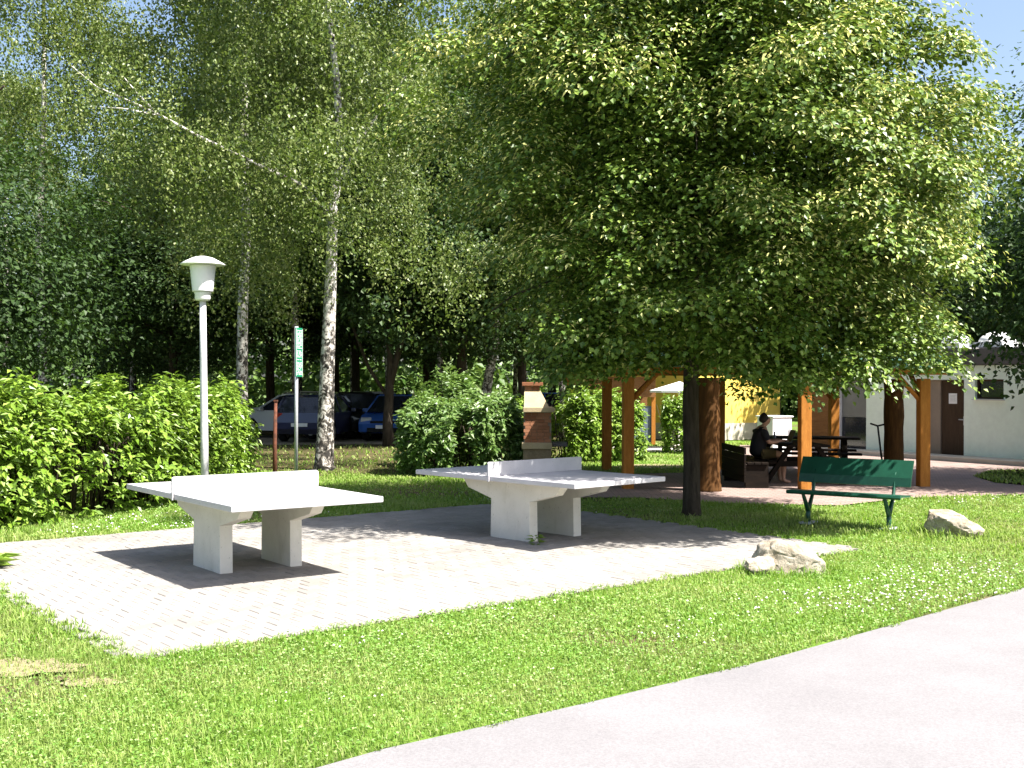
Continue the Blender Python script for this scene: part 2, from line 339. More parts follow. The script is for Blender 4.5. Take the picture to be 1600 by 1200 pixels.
M['path'] = surf('pale path', (0.42, 0.40, 0.36), (0.52, 0.49, 0.45), 1.2, 0.95, 0.4, 60, 0.1)
sheet('path', [(2.8, 31.2), (6.6, 31.2), (6.7, 33.6), (2.6, 33.6)], -0.008, M['path'])

# interlocking pavers, laid in rows across the court; the 300 nearest are single stones
pw, ph_, A = 0.20, 0.165, 0.014; g_ = 0.0022
def paver_verts():
    o = [(g_, g_ - A), (0.24 * pw, g_ - A), (0.33 * pw, g_ + A), (0.67 * pw, g_ + A), (0.76 * pw, g_ - A), (pw - g_, g_ - A),
         (pw - g_, ph_ - g_ + A), (0.76 * pw, ph_ - g_ + A), (0.67 * pw, ph_ - g_ - A), (0.33 * pw, ph_ - g_ - A), (0.24 * pw, ph_ - g_ + A), (g_, ph_ - g_ + A)]
    return np.array([(x - pw / 2, y - ph_ / 2) for x, y in o])
OUT = paver_verts(); INN = OUT * np.array([0.955, 0.945])
PVV = np.concatenate([np.c_[OUT, np.full(12, -0.03)], np.c_[OUT, np.full(12, -0.005)], np.c_[INN, np.zeros(12)]])
PVF = [[12 * r + i, 12 * r + (i + 1) % 12, 12 * (r + 1) + (i + 1) % 12, 12 * (r + 1) + i] for r in range(2) for i in range(12)]
PVT = [[24, 25, 35, 35], [25, 26, 34, 35], [34, 26, 27, 33], [33, 27, 28, 32], [32, 28, 29, 31], [31, 29, 30, 30]]
PVT = [[24, 25, 34, 35], [25, 26, 33, 34], [26, 27, 32, 33], [27, 28, 31, 32], [28, 29, 30, 31]]
PV_FACES = np.array(PVF + PVT)
paver_spots = []
for r in range(int(PW / ph_)):
    for k in range(-1, int(PL / pw) + 1):
        a = (k + 0.5 + 0.5 * (r % 2)) * pw; b = (r + 0.5) * ph_ + 0.02
        if a < -0.02 or a > PL + 0.02: continue
        x, y = pv(a, b)
        paver_spots.append((math.hypot(x, y), x, y))
paver_spots.sort()
ang = math.atan2(PD.y, PD.x)
paving_root = tag(bpy.data.objects.new('paving', None), kind='structure'); link(paving_root)
pm = raw_mesh('paver', PVV, PV_FACES); pm.materials.append(M['paver'])
rest = []
for i, (d, x, y) in enumerate(paver_spots):
    z = 0.002 + R.normal(0, 0.0012); tx, ty = R.normal(0, 0.006, 2); da = R.normal(0, 0.008)
    if i < 300:
        o = bpy.data.objects.new('paver', pm); link(o, paving_root); o.location = (x, y, z); o.rotation_euler = (tx, ty, ang + da)
    else: rest.append((x, y, z, tx, ty, ang + da))
Vs = []
for x, y, z, tx, ty, a in rest:
    c_, s_ = math.cos(a), math.sin(a); q = PVV.copy()
    zz = q[:, 2] + z + q[:, 1] * tx - q[:, 0] * ty
    Vs.append(np.c_[x + q[:, 0] * c_ - q[:, 1] * s_, y + q[:, 0] * s_ + q[:, 1] * c_, zz])
F_ = np.concatenate([PV_FACES + 36 * i for i in range(len(rest))])
tag(obj('far_pavers', raw_mesh('far_pavers', np.concatenate(Vs), F_), M['paver'], paving_root), kind='stuff')

# ------------------------------------------------------------------ grass
def lawn_mask(x, y):
    ok = ~inpoly(x + 0.035 * np.sin(x * 9 + y * 4) + 0.02 * np.sin(x * 23), y + 0.03 * np.sin(x * 14 - y * 11), ROAD)
    ax, by = (x - P0.x) * PD.x + (y - P0.y) * PD.y, (x - P0.x) * PE.x + (y - P0.y) * PE.y
    edge = 0.045 * np.sin(ax * 5.1 + by * 2) + 0.04 * np.sin(ax * 13.7 - by * 9) + 0.03 * np.sin(ax * 31 + by * 27) + 0.035
    ok &= ~((ax > edge) & (ax < PL - edge) & (by > edge) & (by < PW - edge))
    ok &= ~inpoly(x, y, FLOOR); ok &= ~inpoly(x, y, TRACK); ok &= ~inpoly(x, y, [(2.8, 31.2), (6.6, 31.2), (6.7, 33.6), (2.6, 33.6)])
    return ok
def vnoise(x, y, s, seed=0):
    r = np.random.default_rng(seed); o = np.zeros(len(x))
    for k in range(7):
        a = r.uniform(0, 6.28); f = s * r.uniform(0.6, 1.8); o += np.sin(f * (x * math.cos(a) + y * math.sin(a)) + r.uniform(0, 6.28))
    return o / 3.0
M['soil'] = surf('worn dry soil', (0.20, 0.175, 0.09), (0.32, 0.275, 0.17), 7, 0.95, 0.7, 30, 0.1, bdist=0.02, fine=(28, 0.4))
for i_, (cx, cy, rx, ry) in enumerate(((-3.25, 7.35, 0.75, 0.4), (-2.6, 7.0, 0.3, 0.18), (3.2, 25.6, 1.5, 1.2))):
    sheet('worn_soil', [(cx + 0.6 * rx * (1 + 0.25 * math.sin(k * 1.9 + i_)) * math.cos(k * math.pi / 9), cy + 0.6 * ry * (1 + 0.25 * math.sin(k * 2.7 + i_)) * math.sin(k * math.pi / 9)) for k in range(18)], -0.010 - 0.0003 * i_, M['soil'])
def scatter(y0, y1, dens, wid=0.62):
    A_ = wid * 2 * (y1 - y0) * (y0 + y1) / 2; n = int(A_ * dens)
    y = np.sqrt(R.uniform(y0 * y0, y1 * y1, n)); x = R.uniform(-1, 1, n) * y * wid
    k = lawn_mask(x, y); return x[k], y[k]
def bare(x, y):   # worn patches: left foreground, by the stone, by the pavilion
    f = np.zeros(len(x))
    for cx, cy, rx, ry, s in ((-3.25, 7.35, 0.75, 0.4, 1.0), (-2.6, 7.0, 0.35, 0.2, .7), (2.65, 9.6, 0.45, 0.25, 0.7), (2.9, 10.6, 0.5, 0.3, .6), (3.2, 25.6, 1.6, 1.3, 0.9), (5.0, 13.6, 0.5, 0.3, .5), (-1.2, 21.5, 1.3, .4, .4), (0.1, 7.9, .5, .25, .35), (1.7, 8.9, .7, .25, .4), (-1.5, 6.6, .5, .3, .4), (4.4, 11.6, .7, .3, .4), (6.2, 13.4, .8, .35, .45), (-0.6, 9.25, .9, .12, .5), (2.2, 11.5, .7, .12, .5)):
        f = np.maximum(f, s * np.exp(-(((x - cx) / rx) ** 2 + ((y - cy) / ry) ** 2)))
    return f
lamp_xy = (-4.58, 17.0)
GV, GF = [], []; off = 0
for y0, y1, dens, wl, ww in ((4.6, 8, 3600, 0.037, 0.0055), (8, 12, 2100, 0.04, 0.008), (12, 18, 950, 0.046, 0.012), (18, 27, 330, 0.06, 0.02), (27, 36, 90, 0.07, 0.035)):
    x, y = scatter(y0, y1, dens); k = R.uniform(0, 1, len(x)) > bare(x, y) * 0.6
    if y0 == 4.6: k &= True
    if y0 >= 18: k &= ~(inpoly(x, y, FOREST) & (R.uniform(0, 1, len(x)) < 0.75))
    x, y = x[k], y[k]; nt0 = len(x)
    for tx_, ty_, tr_, tn_ in ((2.74, 11.25, 0.44, 420), (5.38, 13.95, 0.46, 300), (4.0, 15.0, 0.15, 60), (4.85, 14.4, 0.15, 60), (lamp_xy[0], lamp_xy[1], 0.14, 70)):
        if y0 <= ty_ < y1:
            ta = R.uniform(0, 6.283, tn_); tq = tr_ * R.uniform(0.75, 1.25, tn_); x = np.r_[x, tx_ + np.cos(ta) * tq]; y = np.r_[y, ty_ + np.sin(ta) * tq * 0.72]
    n = len(x)
    L = wl * R.uniform(0.55, 1.35, n) * (1 + 0.35 * vnoise(x, y, 1.6, 3)); L = np.clip(L, 0.014, 0.085); L[nt0:] *= 2.1
    a = R.uniform(0, 6.283, n); lean = R.uniform(0.2, 1.15, n); w = ww * R.uniform(0.7, 1.4, n)
    dx, dy = np.cos(a), np.sin(a); P = np.c_[x, y, np.full(n, -0.02)]
    S = np.c_[-dy, dx, np.zeros(n)] * w[:, None] * 0.5; Dv = np.c_[dx, dy, np.zeros(n)]
    V = np.empty((n, 5, 3)); m1 = P + Dv * (L * np.sin(lean) * 0.35)[:, None] + np.c_[0 * x, 0 * x, L * 0.62]
    tip = P + Dv * (L * np.sin(lean) * 1.1)[:, None] + np.c_[0 * x, 0 * x, L * (0.55 + 0.55 * np.cos(lean))]
    V[:, 0] = P - S; V[:, 1] = P + S; V[:, 2] = m1 + S * 0.8; V[:, 3] = m1 - S * 0.8; V[:, 4] = tip
    i = np.arange(n)[:, None] * 5 + off
    GF.append(np.concatenate([i + np.array([[0, 1, 2]]), i + np.array([[0, 2, 3]]), i + np.array([[3, 2, 4]])], 1).reshape(-1, 3)); GV.append(V.reshape(-1, 3)); off += n * 5
tag(obj('grass', raw_mesh('grass', np.concatenate(GV), np.concatenate(GF)), M['grass']), kind='stuff')
CV, CF = [], []; off = 0
for y0, y1, dens, s in ((4.6, 8, 2600, 0.016), (8, 13, 1100, 0.02), (13, 20, 300, 0.028)):
    x, y = scatter(y0, y1, dens); k = (vnoise(x, y, 1.1, 5) + R.normal(0, 0.5, len(x)) > 0.05) & (R.uniform(0, 1, len(x)) > bare(x, y)); x, y = x[k], y[k]; n = len(x)
    P = np.c_[x, y, R.uniform(0.0, 0.03, n)]; nr = np.c_[R.normal(0, 0.35, (n, 2)), np.ones(n)]; T = R.normal(0, 1, (n, 3))
    V, F = leaves(P, nr, T, s * R.uniform(0.8, 1.5, n), s * R.uniform(0.8, 1.3, n), 0.15, 0.05); CV.append(V); CF.append(F + off); off += len(V)
tag(obj('clover_leaves', raw_mesh('clover_leaves', np.concatenate(CV), np.concatenate(CF)), M['clover']), kind='stuff')
FV, FF = [], []; off = 0
octv = np.array([(1, 0, 0), (0.3, 0.95, 0), (-0.8, 0.6, 0), (-0.8, -0.6, 0), (0.3, -0.95, 0), (0, 0, 0.9), (0, 0, -0.7)])
octf = np.array([(0, 1, 5), (1, 2, 5), (2, 3, 5), (3, 4, 5), (4, 0, 5), (1, 0, 6), (2, 1, 6), (3, 2, 6), (4, 3, 6), (0, 4, 6)])
for y0, y1, dens, s in ((4.6, 9, 150, 0.0075), (9, 14, 90, 0.010), (14, 19, 36, 0.013)):
    x, y = scatter(y0, y1, dens); k = vnoise(x, y, 1.1, 5) + 0.6 * vnoise(x, y, 3.1, 9) + R.normal(0, 0.3, len(x)) > 1.0; x, y = x[k], y[k]; n = len(x)
    V = octv[None] * (s * R.uniform(0.6, 1.35, n))[:, None, None] + np.c_[x, y, R.uniform(0.01, 0.036, n)][:, None]
    FV.append(V.reshape(-1, 3)); FF.append((octf[None] + (np.arange(n) * 7)[:, None, None]).reshape(-1, 3) + off); off += n * 7
tag(obj('clover_flowers', raw_mesh('clover_flowers', np.concatenate(FV), np.concatenate(FF)), M['flower']), kind='stuff')

# ------------------------------------------------------------------ table tennis tables
def make_table(label, q, yaw):
    t = thing('table_tennis_table', label, 'ping-pong table', (q[0], q[1], 0), yaw, 'concrete ping-pong tables')
    W, L, H = 1.525, 2.74, 0.76           # local x: width from the near corner, local y: length
    B().box((W / 2, L / 2, H - 0.0275), (W, L, 0.055), bev=0.008).build('tabletop', M['tabletop'], t)
    b = B().prism([(-0.02, H + 0.002), (W + 0.02, H + 0.002), (W + 0.02, H + 0.15), (W - 0.0, H + 0.165), (0.0, H + 0.165), (-0.02, H + 0.15)], 'y', L / 2 - 0.012, L / 2 + 0.012)
    b.box((-0.013, L / 2, H - 0.03), (0.012, 0.03, 0.06)); b.box((W + 0.013, L / 2, H - 0.03), (0.012, 0.03, 0.06))
    b.build('net_panel', M['tabletop'], t)
    for x0 in (0.33, W - 0.33 - 0.13):
        c = L / 2; z1 = H - 0.057
        prof = [(c - 0.34, -0.02), (c - 0.33, 0.46), (0.62, 0.565), (0.50, z1), (L - 0.50, z1), (L - 0.62, 0.565), (c + 0.33, 0.46), (c + 0.34, -0.02)]
        B().prism(prof, 'x', x0, x0 + 0.13, bev=0.006).build('leg', M['concrete'], t)
    return t
make_table('white concrete ping-pong table standing in full sun on the pavers', (-2.4328, 9.8781), 0.6473)
make_table('grey concrete ping-pong table in the tree shade near the brick grill', (0.6742, 12.184), 0.7526)

# ------------------------------------------------------------------ lamp, sign, post
lx, ly = -4.58, 17.0
t = thing('street_lamp', 'white garden lamp post with a mushroom cap beside the hedge', 'lamp', (lx, ly, 0))
B().tube([(0, 0, -0.1), (-0.014, 0, 1.0), (-0.031, 0, 2.2), (-0.045, 0, 3.12)], [0.062, 0.058, 0.052, 0.048], 16).build('pole', M['pole_white'], t)
B().lathe([(0.10, 3.06), (0.115, 3.09), (0.115, 3.15), (0.125, 3.17), (0.125, 3.19)], 24, (-0.045, 0, 0)).build('collar', M['lamp_white'], t)
B().lathe([(0.15, 3.192), (0.152, 3.21), (0.19, 3.57), (0.19, 3.585)], 28, (-0.045, 0, 0)).build('lamp_glass', M['lamp_glass'], t)
B().lathe([(0.19, 3.588), (0.325, 3.592), (0.328, 3.605), (0.25, 3.65), (0.15, 3.70), (0.06, 3.722), (0.0, 3.726)], 32, (-0.045, 0, 0)).build('cap', M['lamp_white'], t)

sx, sy = (463 - 800) / 1778 * 20.2, 20.2
t = thing('sign', 'narrow green sign with white print on a thin metal pole', 'sign', (sx, sy, 0), math.radians(79))
B().tube([(0, 0, -0.1), (0.0, 0, 2.84)], 0.032, 12).build('pole', M['galv'], t)
B().box((0.0, -0.045, 2.38), (0.30, 0.02, 0.87), bev=0.006).build('sign_panel', M['sign_green'], t)
b = B()
rt_ = random.Random(4); z_ = 2.765
while z_ > 1.99:
    x_ = -0.118
    while x_ < 0.10:
        w_ = min(rt_.uniform(0.012, 0.05), 0.115 - x_)
        if rt_.random() < 0.85: b.box((x_ + w_ / 2, -0.0575, z_), (w_, 0.003, 0.014))
        x_ += w_ + rt_.uniform(0.008, 0.016)
    z_ -= rt_.choice((0.026, 0.026, 0.026, 0.05))
for x_ in (-0.142, 0.142): b.box((x_, -0.0575, 2.38), (0.012, 0.003, 0.83))
b.build('lettering', M['sign_white'], t)
for z_ in (2.65, 2.1): B().box((0, -0.018, z_), (0.10, 0.02, 0.04)).build('bracket', M['galv'], t)

t = thing('rusty_post', 'thin rusty iron post leaning beside the end of the hedge', 'post', ((430 - 800) / 1778 * 20.8, 20.8, 0))
B().tube([(0, 0, -0.1), (-0.005, 0, 0.7), (0.012, 0, 1.5)], [0.045, 0.04, 0.028], 8).build('stake', M['rust'], t)
B().box((0.012, 0, 1.51), (0.07, 0.07, 0.03)).build('cap', M['rust'], t)

# ------------------------------------------------------------------ park bench
t = thing('park_bench', 'dark green metal park bench on the grass beside the boulders', 'bench', (4.36, 14.76, 0), math.radians(-35))
W2 = 0.74
B().prism([(-0.235, 0.40), (-0.25, 0.425), (-0.235, 0.452), (0.0, 0.44), (0.20, 0.425), (0.215, 0.41), (0.20, 0.40), (0.0, 0.415), (-0.21, 0.425)], 'x', -W2, W2).build('seat', M['bench'], t)
B().prism([(0.205, 0.53), (0.235, 0.64), (0.36, 0.86), (0.375, 0.852), (0.25, 0.635), (0.22, 0.525)], 'x', -W2, W2).build('backrest', M['bench'], t)
for x_ in (-0.53, 0.53):
    b = B().tube([(x_, 0.0, 0.0), (x_, 0.0, 0.20)], [0.034, 0.03], 10)
    b.tube([(x_, 0.0, 0.17), (x_, -0.08, 0.27), (x_, -0.20, 0.415)], [0.032, 0.028, 0.022], 8)
    b.tube([(x_, 0.0, 0.17), (x_, 0.09, 0.28), (x_, 0.18, 0.40), (x_, 0.225, 0.55), (x_, 0.28, 0.70)], [0.032, 0.028, 0.024, 0.02, 0.016], 8)
    l_ = b.build('leg', M['bench'], t)
    B().box((x_, 0, 0.012), (0.16, 0.30, 0.024), bev=0.006).build('foot_plate', M['galv'], l_)

# ------------------------------------------------------------------ boulders
def boulder(label, loc, dims, rz, seed):
    r = np.random.default_rng(seed); bm = bmesh.new(); bmesh.ops.create_icosphere(bm, subdivisions=5, radius=1)
    pl = [(Vector(r.normal(0, 1, 3)).normalized(), r.uniform(0.62, 0.92)) for _ in range(16)]
    from mathutils import noise as mn
    for v in bm.verts:
        d = v.co.normalized(); s = min([1.0] + [h / max(d.dot(n_), 1e-3) for n_, h in pl if d.dot(n_) > 0.2])
        s *= 1 + 0.085 * mn.fractal(d * 2.2 + Vector((seed, 0, 0)), 1.0, 2.0, 5) + 0.015 * mn.noise(d * 9) - 0.05 * max(0.0, 0.12 - abs(mn.noise(d * 1.7 + Vector((0, seed, 0))))) / 0.12
        v.co = Vector((d.x * dims[0], d.y * dims[1], d.z * dims[2])) * s
    for f in bm.faces: f.smooth = True
    me = bpy.data.meshes.new('boulder'); bm.to_mesh(me); bm.free()
    try: me.set_sharp_from_angle(angle=math.radians(28))
    except Exception: pass
    return me
o = obj('boulder', boulder('', None, (0.36, 0.24, 0.25), 0, 3), M['stone'], None, (2.74, 11.25, 0.07), (0.05, 0.12, -0.2))
tag(o, 'pale rounded boulder lying at the right corner of the paved court', 'rock', 'boulders in the grass')
o = obj('boulder', boulder('', None, (0.16, 0.14, 0.13), 0, 8), M['stone'], None, (2.43, 11.12, 0.04), (0.1, -0.3, 0.4))
tag(o, 'small pointed stone leaning against the left end of the pale boulder', 'rock', 'boulders in the grass')
o = obj('boulder', boulder('', None, (0.42, 0.26, 0.23), 0, 5), M['stone'], None, (5.38, 13.95, 0.06), (0.0, 0.22, -0.35))
tag(o, 'flat tan boulder lying in the grass in front of the green bench', 'rock', 'boulders in the grass')

# ------------------------------------------------------------------ brick barbecue fireplace (faces +x, seen from its side)
bx, by = 0.52, 23.0
t = thing('barbecue_fireplace', 'brick and cream barbecue grill with a sloping hood behind the shaded table', 'barbecue', (bx, by, 0))
B().prism([(-0.29, -0.02), (0.27, -0.02), (0.27, 0.53), (-0.29, 0.53)], 'y', -0.36, 0.36, bev=0.01).build('base', M['tan'], t)
B().box((-0.02, 0, 0.60), (0.60, 0.80, 0.13), bev=0.012).build('hearth_slab', M['cream'], t)
B().box((0.44, 0, 0.62), (0.30, 0.66, 0.07), bev=0.008).build('shelf', M['fascia'], t)
fb = B().box((-0.265, 0, 0.965), (0.03, 0.66, 0.595))
for s_ in (-1, 1): fb.box((0.015, s_ * 0.30, 0.965), (0.50, 0.06, 0.595))
fire = fb.build('firebox', M['mortar'], t)
bme = B().box((0, 0, 0), (0.122, 0.05, 0.062), bev=0.004).build('brick', M['brick'], fire)
first = bme; rows = 9
for r in range(rows):
    k = 0
    for s_ in (-1, 1):
        for i in range(4):
            x_ = -0.225 + i * 0.13 + (0.0 if r % 2 else 0.03); 
            if i == 3 and r in (4, 5): x_ -= 0.03
            o = first if (r == 0 and s_ == -1 and i == 0) else bpy.data.objects.new('brick', first.data)
            if o is not first: link(o, fire)
            o.location = (x_, s_ * 0.337, 0.70 + r * 0.066)
B().prism([(-0.30, 1.265), (0.27, 1.265), (0.34, 1.29), (0.34, 1.35), (0.27, 1.37), (-0.30, 1.37)], 'y', -0.42, 0.42, bev=0.012).build('mantel', M['cream'], t)
hb = B(); lo = [(-0.28, -0.36), (0.22, -0.36), (0.22, 0.36), (-0.28, 0.36)]; hi = [(-0.27, -0.17), (0.05, -0.17), (0.05, 0.17), (-0.27, 0.17)]
v0 = [hb.bm.verts.new((*p, 1.372)) for p in lo]; v1 = [hb.bm.verts.new((*p, 1.70)) for p in hi]
hb.bm.faces.new(v0); hb.bm.faces.new(v1)
for i in range(4): hb.bm.faces.new((v0[i], v0[(i + 1) % 4], v1[(i + 1) % 4], v1[i]))
hb.build('hood', M['cream'], t)
ch = B().box((-0.11, 0, 1.745), (0.30, 0.32, 0.09)).build('chimney', M['mortar'], t)
for z_ in (1.722, 1.768):
    for i in range(2):
        for s_ in (-1, 1):
            o = bpy.data.objects.new('brick', first.data); link(o, ch); o.location = (-0.19 + i * 0.15, s_ * 0.152, z_); o.scale = (1.15, 1, 0.68)
B().box((-0.11, 0, 1.83), (0.42, 0.44, 0.075), bev=0.008).build('chimney_cap', M['brick'], t)

# ------------------------------------------------------------------ pavilion
PR = math.radians(5.5)
t = thing('pavilion', 'open timber pavilion with orange posts and a green hipped roof', 'pavilion', (2.04, 20.0, 0), PR)
pav = t
H_ = 2.16; PX, PY = 5.45, 4.4
postme = None
def pav_post(x, y, w):
    return B().box((x, y, H_ / 2 - 0.11), (w, w, H_ - 0.20), bev=0.012).build('post', M['post'], pav)
for x, y, w in ((0, 0, 0.19), (3.08, -0.33, 0.19), (PX, 0.1, 0.19), (0.42, PY, 0.19), (PX, PY, 0.19), (2.9, PY, 0.19)): pav_post(x, y, w)
def logcol(x, y, r):
    prof = [(r * 1.12, -0.02), (r * 1.02, 0.15), (r * 0.95, 0.5), (r * 0.9, 0.9), (r * 0.98, 1.2), (r * 0.9, 1.6), (r * 1.0, 1.95)]
    prof2 = []
    for (a, z0), (b_, z1) in zip(prof, prof[1:]):
        for k in range(3): f = k / 3; prof2.append((a + (b_ - a) * f, z0 + (z1 - z0) * f))
    prof2.append(prof[-1]); B().lathe(prof2, 18, (x, y, 0), wob=0.035).build('log_column', M['log'], pav)
logcol(1.28, -0.5, 0.235); logcol(5.7, 1.9, 0.20)
zb = H_ - 0.13 + 0.14
B().box((PX / 2, 0.0, H_ - 0.05), (PX + 0.9, 0.14, 0.18), bev=0.008).build('beam', M['post'], pav)
B().box((PX / 2, PY, H_ - 0.05), (PX + 0.9, 0.14, 0.18), bev=0.008).build('beam', M['post'], pav)
for x in (0.0, PX): B().box((x, PY / 2, H_ - 0.04), (0.13, PY - 0.15, 0.17), bev=0.008).build('beam', M['post'], pav)
def brace(p, q): B().tube([p, q], 0.05, 4).build('brace', M['post'], pav)
brace((PX - 0.06, 0.1, 1.55), (PX - 0.55, 0.05, 2.06)); brace((0.06, 0.0, 1.55), (0.55, 0.0, 2.06)); brace((PX, 0.16, 1.55), (PX, 0.65, 2.06)); brace((PX - 0.06, PY, 1.55), (PX - 0.55, PY, 2.06))
rf = B(); ov = 0.5; x0, x1, y0, y1 = -ov - 0.15, PX + ov - 0.12, -ov - 0.1, PY + ov; ez = H_ + 0.06; sl_ = math.tan(math.radians(24)); rr = (y1 - y0) / 2; top = ez + rr * sl_
def slab(pts, th=0.05):
    v = [Vector(p) for p in pts]; n_ = (v[1] - v[0]).cross(v[2] - v[0]).normalized() * th
    if n_.z < 0: n_ = -n_
    a = [rf.bm.verts.new(p) for p in v]; b_ = [rf.bm.verts.new(p + n_) for p in v]; k = len(v)
    rf.bm.faces.new(a); rf.bm.faces.new(b_)
    for i in range(k): rf.bm.faces.new((a[i], a[(i + 1) % k], b_[(i + 1) % k], b_[i]))
ym = (y0 + y1) / 2; rx0, rx1 = x0 + rr, x1 - rr
for pts in ([(x0, y0, ez), (x1, y0, ez), (rx1, ym, top), (rx0, ym, top)], [(x1, y1, ez), (x0, y1, ez), (rx0, ym, top), (rx1, ym, top)], [(x0, y1, ez), (x0, y0, ez), (rx0, ym, top)], [(x1, y0, ez), (x1, y1, ez), (rx1, ym, top)]):
    rf = B(); slab(pts); rf.build('roof_slope', M['roof'], pav)
fz = ez - 0.035
for c_, d_ in ((((x0 + x1) / 2, y0 + 0.012, fz), (x1 - x0, 0.024, 0.11)), (((x0 + x1) / 2, y1 - 0.012, fz), (x1 - x0, 0.024, 0.11)), ((x0 + 0.012, ym, fz), (0.024, y1 - y0 - 0.05, 0.11)), ((x1 - 0.012, ym, fz), (0.024, y1 - y0 - 0.05, 0.11))):
    B().box(c_, d_).build('eave_board', M['roof'], pav)
for k in range(7):
    B().box((x0 + 0.6 + k * (x1 - x0 - 1.2) / 6, y0 + 0.35, ez + 0.075), (0.07, 0.60, 0.09), rot=(math.radians(24), 0, 0)).build('rafter', M['post'], pav)

# tables and person under the pavilion
def picnic(label, loc, rz):
    t = thing('picnic_table', label, 'picnic table', loc, rz, 'dark picnic tables in the pavilion')
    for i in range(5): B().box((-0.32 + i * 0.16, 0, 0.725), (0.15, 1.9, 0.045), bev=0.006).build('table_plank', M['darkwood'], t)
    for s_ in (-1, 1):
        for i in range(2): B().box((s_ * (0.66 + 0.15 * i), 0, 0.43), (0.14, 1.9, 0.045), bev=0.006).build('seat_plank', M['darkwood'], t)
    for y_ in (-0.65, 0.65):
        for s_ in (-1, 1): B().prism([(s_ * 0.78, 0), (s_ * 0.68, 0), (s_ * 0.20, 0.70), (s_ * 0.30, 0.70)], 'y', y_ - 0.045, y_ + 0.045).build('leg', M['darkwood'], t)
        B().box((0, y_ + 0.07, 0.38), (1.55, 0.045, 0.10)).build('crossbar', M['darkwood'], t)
    return t
p1 = picnic('dark wooden picnic table where the person with the laptop sits', (5.31, 21.5, 0), 0.06)
p2 = dup(p1, (6.3, 23.9, 0), 1.35, 'empty dark picnic table behind the post at the pavilion right')
t = thing('wooden_bench', 'dark wooden bench with a tall solid back behind the seated person', 'bench', (4.12, 20.9, 0), 0.05)
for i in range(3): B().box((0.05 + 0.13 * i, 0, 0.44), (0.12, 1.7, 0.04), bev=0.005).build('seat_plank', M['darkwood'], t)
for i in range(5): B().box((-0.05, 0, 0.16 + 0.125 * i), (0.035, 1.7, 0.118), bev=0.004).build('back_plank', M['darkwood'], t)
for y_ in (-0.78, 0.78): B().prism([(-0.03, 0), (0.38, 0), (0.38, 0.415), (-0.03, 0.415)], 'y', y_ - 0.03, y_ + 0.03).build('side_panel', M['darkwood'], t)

def skinned(name, chain, mat, parent, root_i=0, lv=2):
    """chain: list of (pos, radius, parent index)"""
    me = bpy.data.meshes.new(name); me.from_pydata([c[0] for c in chain], [(c[2], i) for i, c in enumerate(chain) if c[2] is not None], [])
    o = obj(name, me, mat, parent); sm = o.modifiers.new('skin', 'SKIN'); sm.use_smooth_shade = True
    for i, c in enumerate(chain):
        r = c[1] if isinstance(c[1], tuple) else (c[1], c[1])
        me.skin_vertices[0].data[i].radius = r; me.skin_vertices[0].data[i].use_root = (i == root_i)
    ss = o.modifiers.new('sub', 'SUBSURF'); ss.levels = lv; ss.render_levels = lv; return o
pr = thing('person', 'person in dark clothes sitting in profile at a laptop under the pavilion', 'person', (4.58, 21.25, 0), 0.03)
body = [((0, 0, 0.56), (0.15, 0.12), None), ((0.02, 0, 0.72), (0.14, 0.10), 0), ((0.06, 0, 0.90), (0.17, 0.11), 1), ((0.09, 0, 1.0), (0.12, 0.08), 2), ((0.12, 0, 1.06), 0.05, 3), ((0.15, 0, 1.10), 0.052, 4),
        ((0.165, 0, 1.165), (0.088, 0.10), 5), ((0.165, 0, 1.235), (0.085, 0.10), 6), ((0.245, 0, 1.155), 0.014, 6), ((0.235, 0, 1.12), 0.02, 6)]
def limb(pts, start):
    for i, (p, r) in enumerate(pts): body.append((p, r, start if i == 0 else len(body) - 1))
for s_ in (-1, 1):
    limb([((0.09, s_ * 0.17, 0.975), 0.065), ((0.12, s_ * 0.22, 0.86), 0.05), ((0.17, s_ * 0.23, 0.76), 0.042), ((0.30, s_ * 0.20, 0.775), 0.036), ((0.40, s_ * 0.15, 0.79), 0.026), ((0.46, s_ * 0.13, 0.795), (0.018, 0.04))], 3)
    palm = len(body) - 1
    for k, (dy, ln) in enumerate(((-0.028, 0.06), (-0.010, 0.072), (0.010, 0.068), (0.027, 0.055))):
        body.append(((0.49, s_ * 0.13 + dy, 0.80), 0.009, palm)); body.append(((0.49 + ln, s_ * 0.13 + dy * 1.2, 0.785), 0.008, len(body) - 1))
    body.append(((0.46, s_ * 0.13 - s_ * 0.045, 0.79), 0.010, palm)); body.append(((0.50, s_ * 0.13 - s_ * 0.058, 0.785), 0.009, len(body) - 1))
    limb([((0.10, s_ * 0.10, 0.54), 0.088), ((0.30, s_ * 0.13, 0.555), 0.075), ((0.46, s_ * 0.14, 0.53), 0.06), ((0.47, s_ * 0.14, 0.32), 0.055), ((0.46, s_ * 0.14, 0.11), 0.038), ((0.47, s_ * 0.14, 0.045), 0.038), ((0.60, s_ * 0.15, 0.03), 0.03)], 0)
skinned('body', body, M['skin'], pr)
sh = [((-0.01, 0, 0.47), (0.21, 0.17), None), ((0.01, 0, 0.66), (0.19, 0.155), 0), ((0.06, 0, 0.88), (0.205, 0.155), 1), ((0.09, 0, 0.99), (0.15, 0.11), 2), ((0.115, 0, 1.05), (0.07, 0.065), 3)]
for s_ in (-1, 1):
    sh += [((0.09, s_ * 0.17, 0.975), 0.085, 3), ((0.12, s_ * 0.225, 0.86), 0.064, len(sh)), ((0.155, s_ * 0.23, 0.79), 0.056, len(sh) + 1)]
skinned('shirt', sh, M['shirt'], pr)
st_ = [((0, 0, 0.545), (0.165, 0.13), None)]
for s_ in (-1, 1): st_ += [((0.10, s_ * 0.10, 0.545), 0.102, 0), ((0.36, s_ * 0.135, 0.553), 0.085, len(st_))]
skinned('shorts', st_, M['shorts'], pr)
